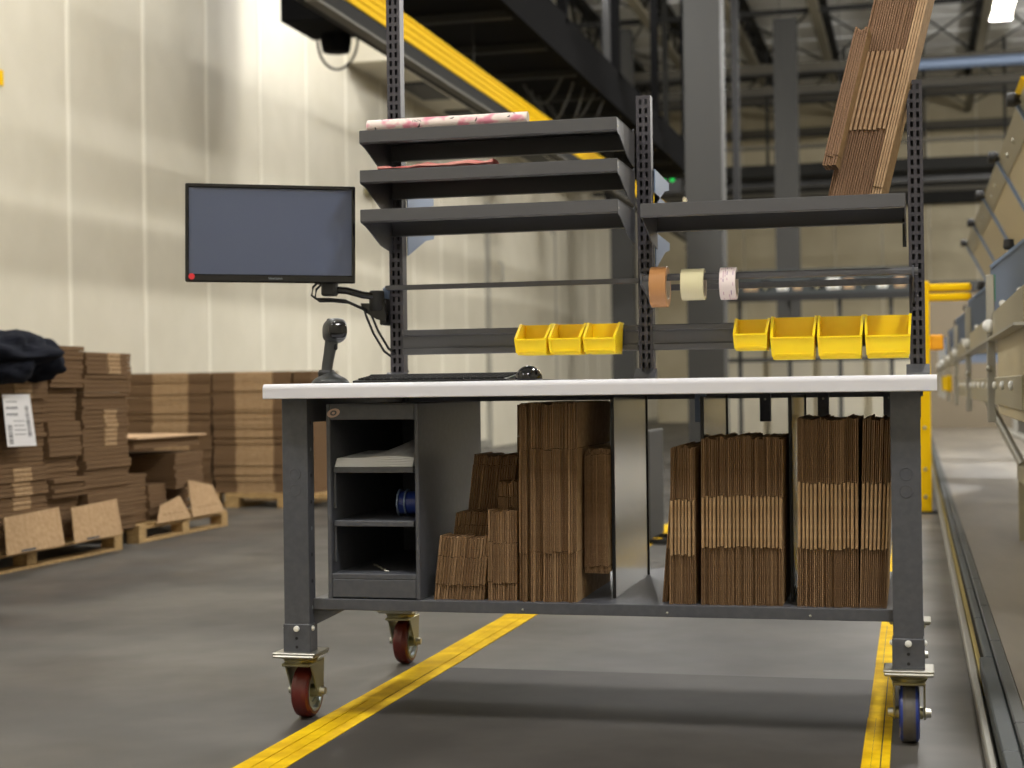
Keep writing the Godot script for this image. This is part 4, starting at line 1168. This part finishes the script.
	var pf := thing("folded_paper", "crumpled pink printed paper folded flat on the middle shelf", "paper", Vector3(0.1, 1.65, -0.77))
	var pk := mat(Color.WHITE, 0.6)
	pk.albedo_texture = print_texture(8, false)
	pk.uv1_scale = Vector3(1, 1, 1)
	var fold := MB.new()
	var prev := []
	for i in 15:
		var a := i / 14.0
		var ring := []
		var hh := lerpf(0.012, 0.021, a) + 0.004 * sin(a * 19.0) - 0.007 * exp(-pow((a - 0.14) / 0.06, 2.0))
		for k in 10:
			var g2 := TAU * k / 10.0
			ring.append(Vector3(a * 0.385, hh * 0.5 + cos(g2) * hh * 0.5 + 0.002 * sin(a * 31.0 + k) * (1.0 if k < 5 else 0.0), sin(g2) * 0.045))
		if prev:
			for k in 10:
				var nn: Vector3 = (ring[(k + 1) % 10] - ring[k]).cross(prev[k] - ring[k]).normalized()
				if nn.dot(ring[k] - Vector3(a * 0.385, hh * 0.5, 0)) < 0.0:
					nn = -nn
				fold.tri(prev[k], prev[(k + 1) % 10], ring[(k + 1) % 10], nn, nn, nn, Vector2(a, k / 10.0), Vector2(a, (k + 1) / 10.0), Vector2(a + 0.07, (k + 1) / 10.0))
				fold.tri(prev[k], ring[(k + 1) % 10], ring[k], nn, nn, nn, Vector2(a, k / 10.0), Vector2(a + 0.07, (k + 1) / 10.0), Vector2(a + 0.07, k / 10.0))
		prev = ring
	part("folds", fold, pk, pf)
	var sh := thing("paper_sheet", "thin pale pink sheet lying on the lowest upper shelf", "paper", Vector3(0.13, 1.5225, -0.75))
	part("sheet", bx(0, 0.32, 0, 0.003, 0, -0.2, 0.001), pk, sh)

func print_texture(seed_: int, marks: bool) -> ImageTexture:
	var W := 256
	var L := 512
	var im := Image.create(W, L, false, Image.FORMAT_RGB8)
	var f := FastNoiseLite.new()
	f.seed = seed_
	f.frequency = 0.012
	f.fractal_octaves = 3
	var base := rgb(244, 228, 222) if marks else rgb(236, 164, 156)
	var pink := rgb(234, 150, 172) if marks else rgb(220, 96, 100)
	for y in L:
		for x in W:
			im.set_pixel(x, y, base.lerp(pink, clampf(f.get_noise_2d(x * 0.6, y) * 2.4, 0.0, 1.0)))
	if marks:
		# u runs round the roll, v along it: curled strokes and small letter-like marks of black print
		var rg := RandomNumberGenerator.new()
		rg.seed = 4
		var ink := rgb(30, 24, 28)
		for c in 26:
			var cu := rg.randf() * W
			var cv := rg.randf() * L
			var a := rg.randf() * TAU
			var bend := rg.randf_range(-2.0, 2.0)
			var n := rg.randi_range(8, 22)
			for k in n:
				a += bend / n
				cu += cos(a) * 2.2
				cv += sin(a) * 1.0
				var wd := 1.0 + 3.0 * sin(PI * k / n)
				im.fill_rect(Rect2i(posmod(int(cu), W - 10), clampi(int(cv), 0, L - 6), int(wd * 2.0), maxi(1, int(wd))), ink)
		for g in 3:
			var v0 := 150 + g * 130
			for k in 6:
				im.fill_rect(Rect2i((40 + g * 70) % 200, v0 + k * 5, 18, 1), ink)
				im.fill_rect(Rect2i((40 + g * 70 + (k % 3) * 7) % 200, v0 + k * 5, 3, 4), ink)
	return ImageTexture.create_from_image(im)

func tape(x: float, w: float, r: float, y: float, m: Material, label: String) -> Node3D:
	var t := thing("tape_roll", label, "tape", Vector3(x, y, -0.85))
	var c := 0.039
	if m == null:
		var im := Image.create(128, 64, false, Image.FORMAT_RGB8)
		im.fill(rgb(232, 218, 216))
		var rg := RandomNumberGenerator.new()
		rg.seed = 3
		for i in 60:
			var cx := rg.randi() % 120
			var cy := 6 + (rg.randi() % 7) * 8
			im.fill_rect(Rect2i(cx, cy, rg.randi_range(2, 6), 3), rgb(192, 150, 170) if i % 3 else rgb(150, 110, 150))
		var lm := mat(Color.WHITE, 0.4)
		lm.albedo_texture = ImageTexture.create_from_image(im)
		m = lm
	part("wound_tape", MB.new().lathe([Vector2(c + 0.003, 0.0), Vector2(r - 0.001, 0.0), Vector2(r, 0.001), Vector2(r, w - 0.001), Vector2(r - 0.001, w), Vector2(c + 0.003, w)], 0, Vector3.ZERO, 40), m, t)
	part("card_core", MB.new().lathe([Vector2(c + 0.003, w + 0.0005), Vector2(c, w + 0.0005), Vector2(c, -0.0005), Vector2(c + 0.003, -0.0005)], 0, Vector3.ZERO, 36), M.cone, t)
	return t

# ---------------------------------------------------------------- pallets of cartons against the wall
func pallet(label: String, at: Vector3, wz: float, wx: float) -> void:
	# top boards run along x; face towards the aisle at x = 0, body towards -x
	var p := thing("wooden_pallet", label, "pallet", at)
	for i in 7:
		part("top_board", bx(0, -wx, 0.1, 0.118, -i * wz / 6.6, -i * wz / 6.6 - 0.1, 0.003), M.wood, p)
	for x in [0.0, -wx * 0.5 + 0.02, -wx + 0.04]:
		part("stringer", bx(x - 0.0, x - 0.04, 0.085, 0.1, 0, -wz, 0.003), M.wood, p)
		part("runner", bx(x - 0.0, x - 0.09, 0, 0.018, 0, -wz, 0.003), M.wood, p)
		for z in [0.0, -wz * 0.5 + 0.05, -wz + 0.1]:
			part("block", bx(x, x - 0.09, 0.018, 0.085, z, z - 0.1, 0.003), M.wood, p)

func bundle(at: Vector3, size: Vector3, band: Vector2, label: String, group: String, turn := 0.0, face_x := true) -> void:
	# a tied bundle of flat cartons; its front shows sheet edges, with the smooth folds as a band
	var t := thing("carton_bundle", label, "carton bundle", at, group)
	t.rotation.y = turn
	var n := maxi(2, int(round(size.y / 0.027)))
	var lay := size.y / n
	var a := MB.new()
	var f := MB.new()
	if face_x:
		a.box(Vector3(-size.x + 0.02, 0.0005, -size.z + 0.02), Vector3(-0.02, size.y - 0.0005, -0.02))
	else:
		a.box(Vector3(0.02, 0.0005, -size.z + 0.02), Vector3(size.x - 0.02, size.y - 0.0005, -0.02))
	for i in n:
		var o := rng.randf_range(-0.012, 0.006)
		var y0 := i * lay + 0.0015
		var y1 := (i + 1) * lay - 0.0015
		if face_x:
			a.box(Vector3(-size.x, y0, -size.z + rng.randf_range(0, 0.008)), Vector3(o, y1, -rng.randf_range(0, 0.008)), 0.0015)
			if band.y > band.x:
				f.box(Vector3(-0.05, y0 + 0.0004, -band.y), Vector3(o + 0.006, y1 - 0.0004, -band.x), 0.003)
		else:
			a.box(Vector3(rng.randf_range(0, 0.008), y0, -size.z), Vector3(size.x - rng.randf_range(0, 0.008), y1, o), 0.0015)
			if band.y > band.x:
				f.box(Vector3(band.x, y0 + 0.0004, -0.05), Vector3(band.y, y1 - 0.0004, o + 0.006), 0.003)
	part("sheet_layers", a, M.cut, t)
	if band.y > band.x:
		part("folded_band", f, M.kraft, t)

func build_pallets() -> void:
	pallet("wooden pallet under the tall carton load with the dark jacket", Vector3(-2.88, 0, -2.6), 2.05, 1.2)
	# tall load: bundles in columns along z, each a few layers
	var G := "bundles on the tall pallet load"
	var cols := [[-2.55, 0.62], [-3.19, 0.66], [-3.87, 0.38], [-4.27, 0.58]]
	var tops := [1.06, 1.08, 1.19, 1.2]
	for c in cols.size():
		var y := 0.118
		var k := 0
		var hs := [[0.22, 0.19, 0.24, 0.17, 0.2], [0.2, 0.23, 0.16, 0.21, 0.2], [0.24, 0.11, 0.12, 0.2, 0.19, 0.24], [0.24, 0.14, 0.13, 0.22, 0.1, 0.11, 0.13]]
		for h in hs[c]:
			if y + h > tops[c] + 0.05:
				break
			var banded: bool = (c == 3 and k in [3, 6]) or (c == 1 and k in [1, 4]) or c == 0
			var L: float = cols[c][1]
			bundle(Vector3(-2.9 + rng.randf_range(-0.025, 0.012) - (0.03 if c == 2 and k % 2 == 0 else 0.0), y, cols[c][0]), Vector3(0.8, h, L - 0.012), Vector2(L * 0.45, L * 0.72) if banded else Vector2.ZERO, "%s %s carton bundle up in the %s column of the tall pallet load" % [ORD[k], "banded" if banded else "plain", ["outermost", "label side", "narrow middle", "corner"][c]], G, rng.randf_range(-0.012, 0.012))
			y += h
			k += 1
	# loose kraft sheets leaning at the foot of the load
	for q in [[-3.24, 0.58, "loose kraft board leaning at the pallet foot below the shipping label"], [-3.93, 0.56, "loose kraft board leaning at the pallet corner beside the next pallet"]]:
		var s := thing("kraft_board", q[2], "board", Vector3(-2.8, 0.108, q[0]), "loose boards leaning on the tall load")
		s.rotation.z = 0.3
		part("sheet", MB.new().prism(PackedVector2Array([Vector2(0, 0), Vector2(-q[1], 0), Vector2(-q[1] - 0.05, 0.215), Vector2(-0.07, 0.2)]), 0, 0, 0.006), M.kraft, s)
		part("hand_slot", bx(0.0062, 0.008, 0.004, 0.016, -0.14, -0.28), M.black, s)
	# shipping label sheet
	var lb := thing("shipping_label", "white printed shipping label sheet hanging on the tall carton load", "label", Vector3(-2.855, 0, 0))
	var pts := [Vector3(0.004, 0.945, -3.3), Vector3(0.0, 0.945, -3.575), Vector3(0.012, 0.665, -3.62), Vector3(0.02, 0.67, -3.32)]
	var lm := mat(Color.WHITE, 0.6)
	lm.albedo_texture = label_texture()
	var sheet := MB.new()
	var nx := Vector3.RIGHT
	sheet.tri(pts[0], pts[1], pts[2], nx, nx, nx, Vector2(0, 0), Vector2(1, 0), Vector2(1, 1))
	sheet.tri(pts[0], pts[2], pts[3], nx, nx, nx, Vector2(0, 0), Vector2(1, 1), Vector2(0, 1))
	part("sheet", sheet, lm, lb)
	var back := MB.new()
	back.quad(pts[0] - nx * 0.002, pts[1] - nx * 0.002, pts[2] - nx * 0.002, pts[3] - nx * 0.002, -nx)
	part("backing", back, M.paper, lb)
	# dark jacket thrown over the load
	var jk := thing("dark_jacket", "crumpled dark navy jacket draped over the tall carton load", "jacket", Vector3(-2.98, 1.1, -3.5))
	part("body", MB.new().blob(Vector3(0, 0.045, 0.12), Vector3(0.3, 0.15, 0.42), 40, 26, 4), M.cloth, jk)
	part("sleeve", MB.new().blob(Vector3(0.17, -0.02, 0.2), Vector3(0.1, 0.13, 0.2), 32, 20, 4, Vector3(5, 2, 1)), M.cloth, jk)
	part("hood", MB.new().blob(Vector3(0.12, 0.0, -0.16), Vector3(0.14, 0.14, 0.14), 32, 20, 4, Vector3(1, 7, 3)), M.cloth, jk)
	# small second pallet
	pallet("low wooden pallet with a few scattered carton bundles", Vector3(-2.95, 0, -5.0), 1.34, 1.0)
	var G2 := "bundles on the low pallet"
	bundle(Vector3(-3.05, 0.118, -5.0), Vector3(0.6, 0.31, 0.3), Vector2.ZERO, "short stack of flat cartons at the near corner of the low pallet", G2)
	bundle(Vector3(-3.03, 0.118, -5.31), Vector3(0.6, 0.23, 0.28), Vector2.ZERO, "low stack of flat cartons in the middle of the low pallet", G2, 0.05)
	bundle(Vector3(-3.2, 0.118, -5.62), Vector3(0.6, 0.18, 0.62), Vector2.ZERO, "low stack of flat cartons carrying the boxy bundle", G2)
	bundle(Vector3(-3.35, 0.43, -5.05), Vector3(0.5, 0.15, 0.5), Vector2.ZERO, "flat carton bundle under the overhanging board", G2)
	bundle(Vector3(-3.0, 0.3, -5.62), Vector3(0.6, 0.24, 0.58), Vector2.ZERO, "boxy carton bundle tilted under the overhanging board", G2, 0.12)
	var ob := thing("overhanging_board", "pale kraft board lying across the bundles of the low pallet", "board", Vector3(-2.98, 0.6, -5.05))
	part("sheet", bx(0, -0.7, 0.05, 0.062, 0, -1.02, 0.003), M.kraft_pale, ob)
	part("under_sheets", bx(-0.04, -0.7, -0.015, 0.048, -0.03, -0.98, 0.003), M.cut, ob)
	for q in [[-5.2, 0.5, 0.16, "kraft flap leaning on the front of the low pallet"], [-5.72, 0.52, 0.2, "torn kraft flap sagging over the end of the low pallet"]]:
		var s := thing("kraft_flap", q[3], "board", Vector3(-2.93, 0.108, q[0]))
		s.rotation.z = 0.35
		part("sheet", MB.new().prism(PackedVector2Array([Vector2(0, 0), Vector2(-q[1], 0), Vector2(-q[1] + 0.06, q[2]), Vector2(-0.12 + (0.3 if q[2] > 0.18 else 0.0) * 0.0, q[2] * (0.7 if q[2] < 0.18 else 1.3))]), 0, 0, 0.006), M.kraft, s)
		part("crease", bx(0.0062, 0.0075, q[2] * 0.3, q[2] * 0.3 + 0.003, -0.1, -q[1] + 0.08), M.cut, s)
	# long pile beside the wall on its pallets
	for x in [-4.82, -3.72]:
		var p := thing("wooden_pallet", "wooden pallet under the %s end of the long carton pile" % ("wall" if x < -4.0 else "aisle"), "pallet", Vector3(x, 0, -8.0), "pallets under the long pile")
		for i in 6:
			part("top_board", bx(0, 1.05, 0.1, 0.118, -i * 0.2, -i * 0.2 - 0.12, 0.003), M.wood, p)
		for k in [0.0, 0.46, 0.92]:
			part("block", bx(k, k + 0.12, 0.018, 0.1, 0, -0.12, 0.003), M.wood, p)
			part("runner", bx(k, k + 0.12, 0, 0.018, 0, -1.1, 0.003), M.wood, p)
		part("front_board", bx(0, 1.05, 0.08, 0.1, 0.004, -0.08, 0.003), M.wood, p)
	for c in 3:
		var x: float = [-4.66, -3.82, -3.11][c]
		var w: float = [0.825, 0.695, 0.17][c]
		var band: Vector2 = [Vector2(0.3, 0.62), Vector2(0.2, 0.53), Vector2.ZERO][c]
		var y := 0.12
		var k := 0
		while y < 1.04:
			var h := 0.1 if (k + c) % 3 else 0.13
			bundle(Vector3(x + rng.randf_range(-0.005, 0.005), y, -8.0 - rng.randf() * 0.02), Vector3(w, h, 0.6), band, "%s carton bundle up in the %s stack of the long pile" % [ORD[k], ["wall side", "middle", "aisle side"][c]], "bundles in the long pile", 0.0, false)
			y += h
			k += 1

func label_texture() -> ImageTexture:
	var im := Image.create(256, 256, false, Image.FORMAT_RGB8)
	im.fill(rgb(236, 234, 236))
	var rg := RandomNumberGenerator.new()
	rg.seed = 2
	var ink := rgb(70, 70, 76)
	# bar codes: one upright at the outer edge, one at the lower corner
	var y := 58
	while y < 210:
		var h := rg.randi_range(2, 6)
		im.fill_rect(Rect2i(190, y, 34, h), ink)
		y += h + rg.randi_range(2, 5)
	y = 150
	while y < 240:
		var h := rg.randi_range(2, 6)
		im.fill_rect(Rect2i(20, y, 36, h), ink)
		y += h + rg.randi_range(2, 5)
	# rows of printed type
	for r in [[60, 12], [92, 12], [34, 5], [128, 5], [150, 5], [172, 5], [194, 5]]:
		var x := 20 if r[0] < 128 else 76
		while x < (120 if r[0] < 128 else 170):
			var w := rg.randi_range(4, 12)
			im.fill_rect(Rect2i(x, r[0], w, r[1]), rgb(110, 110, 116))
			x += w + 3
	return ImageTexture.create_from_image(im)
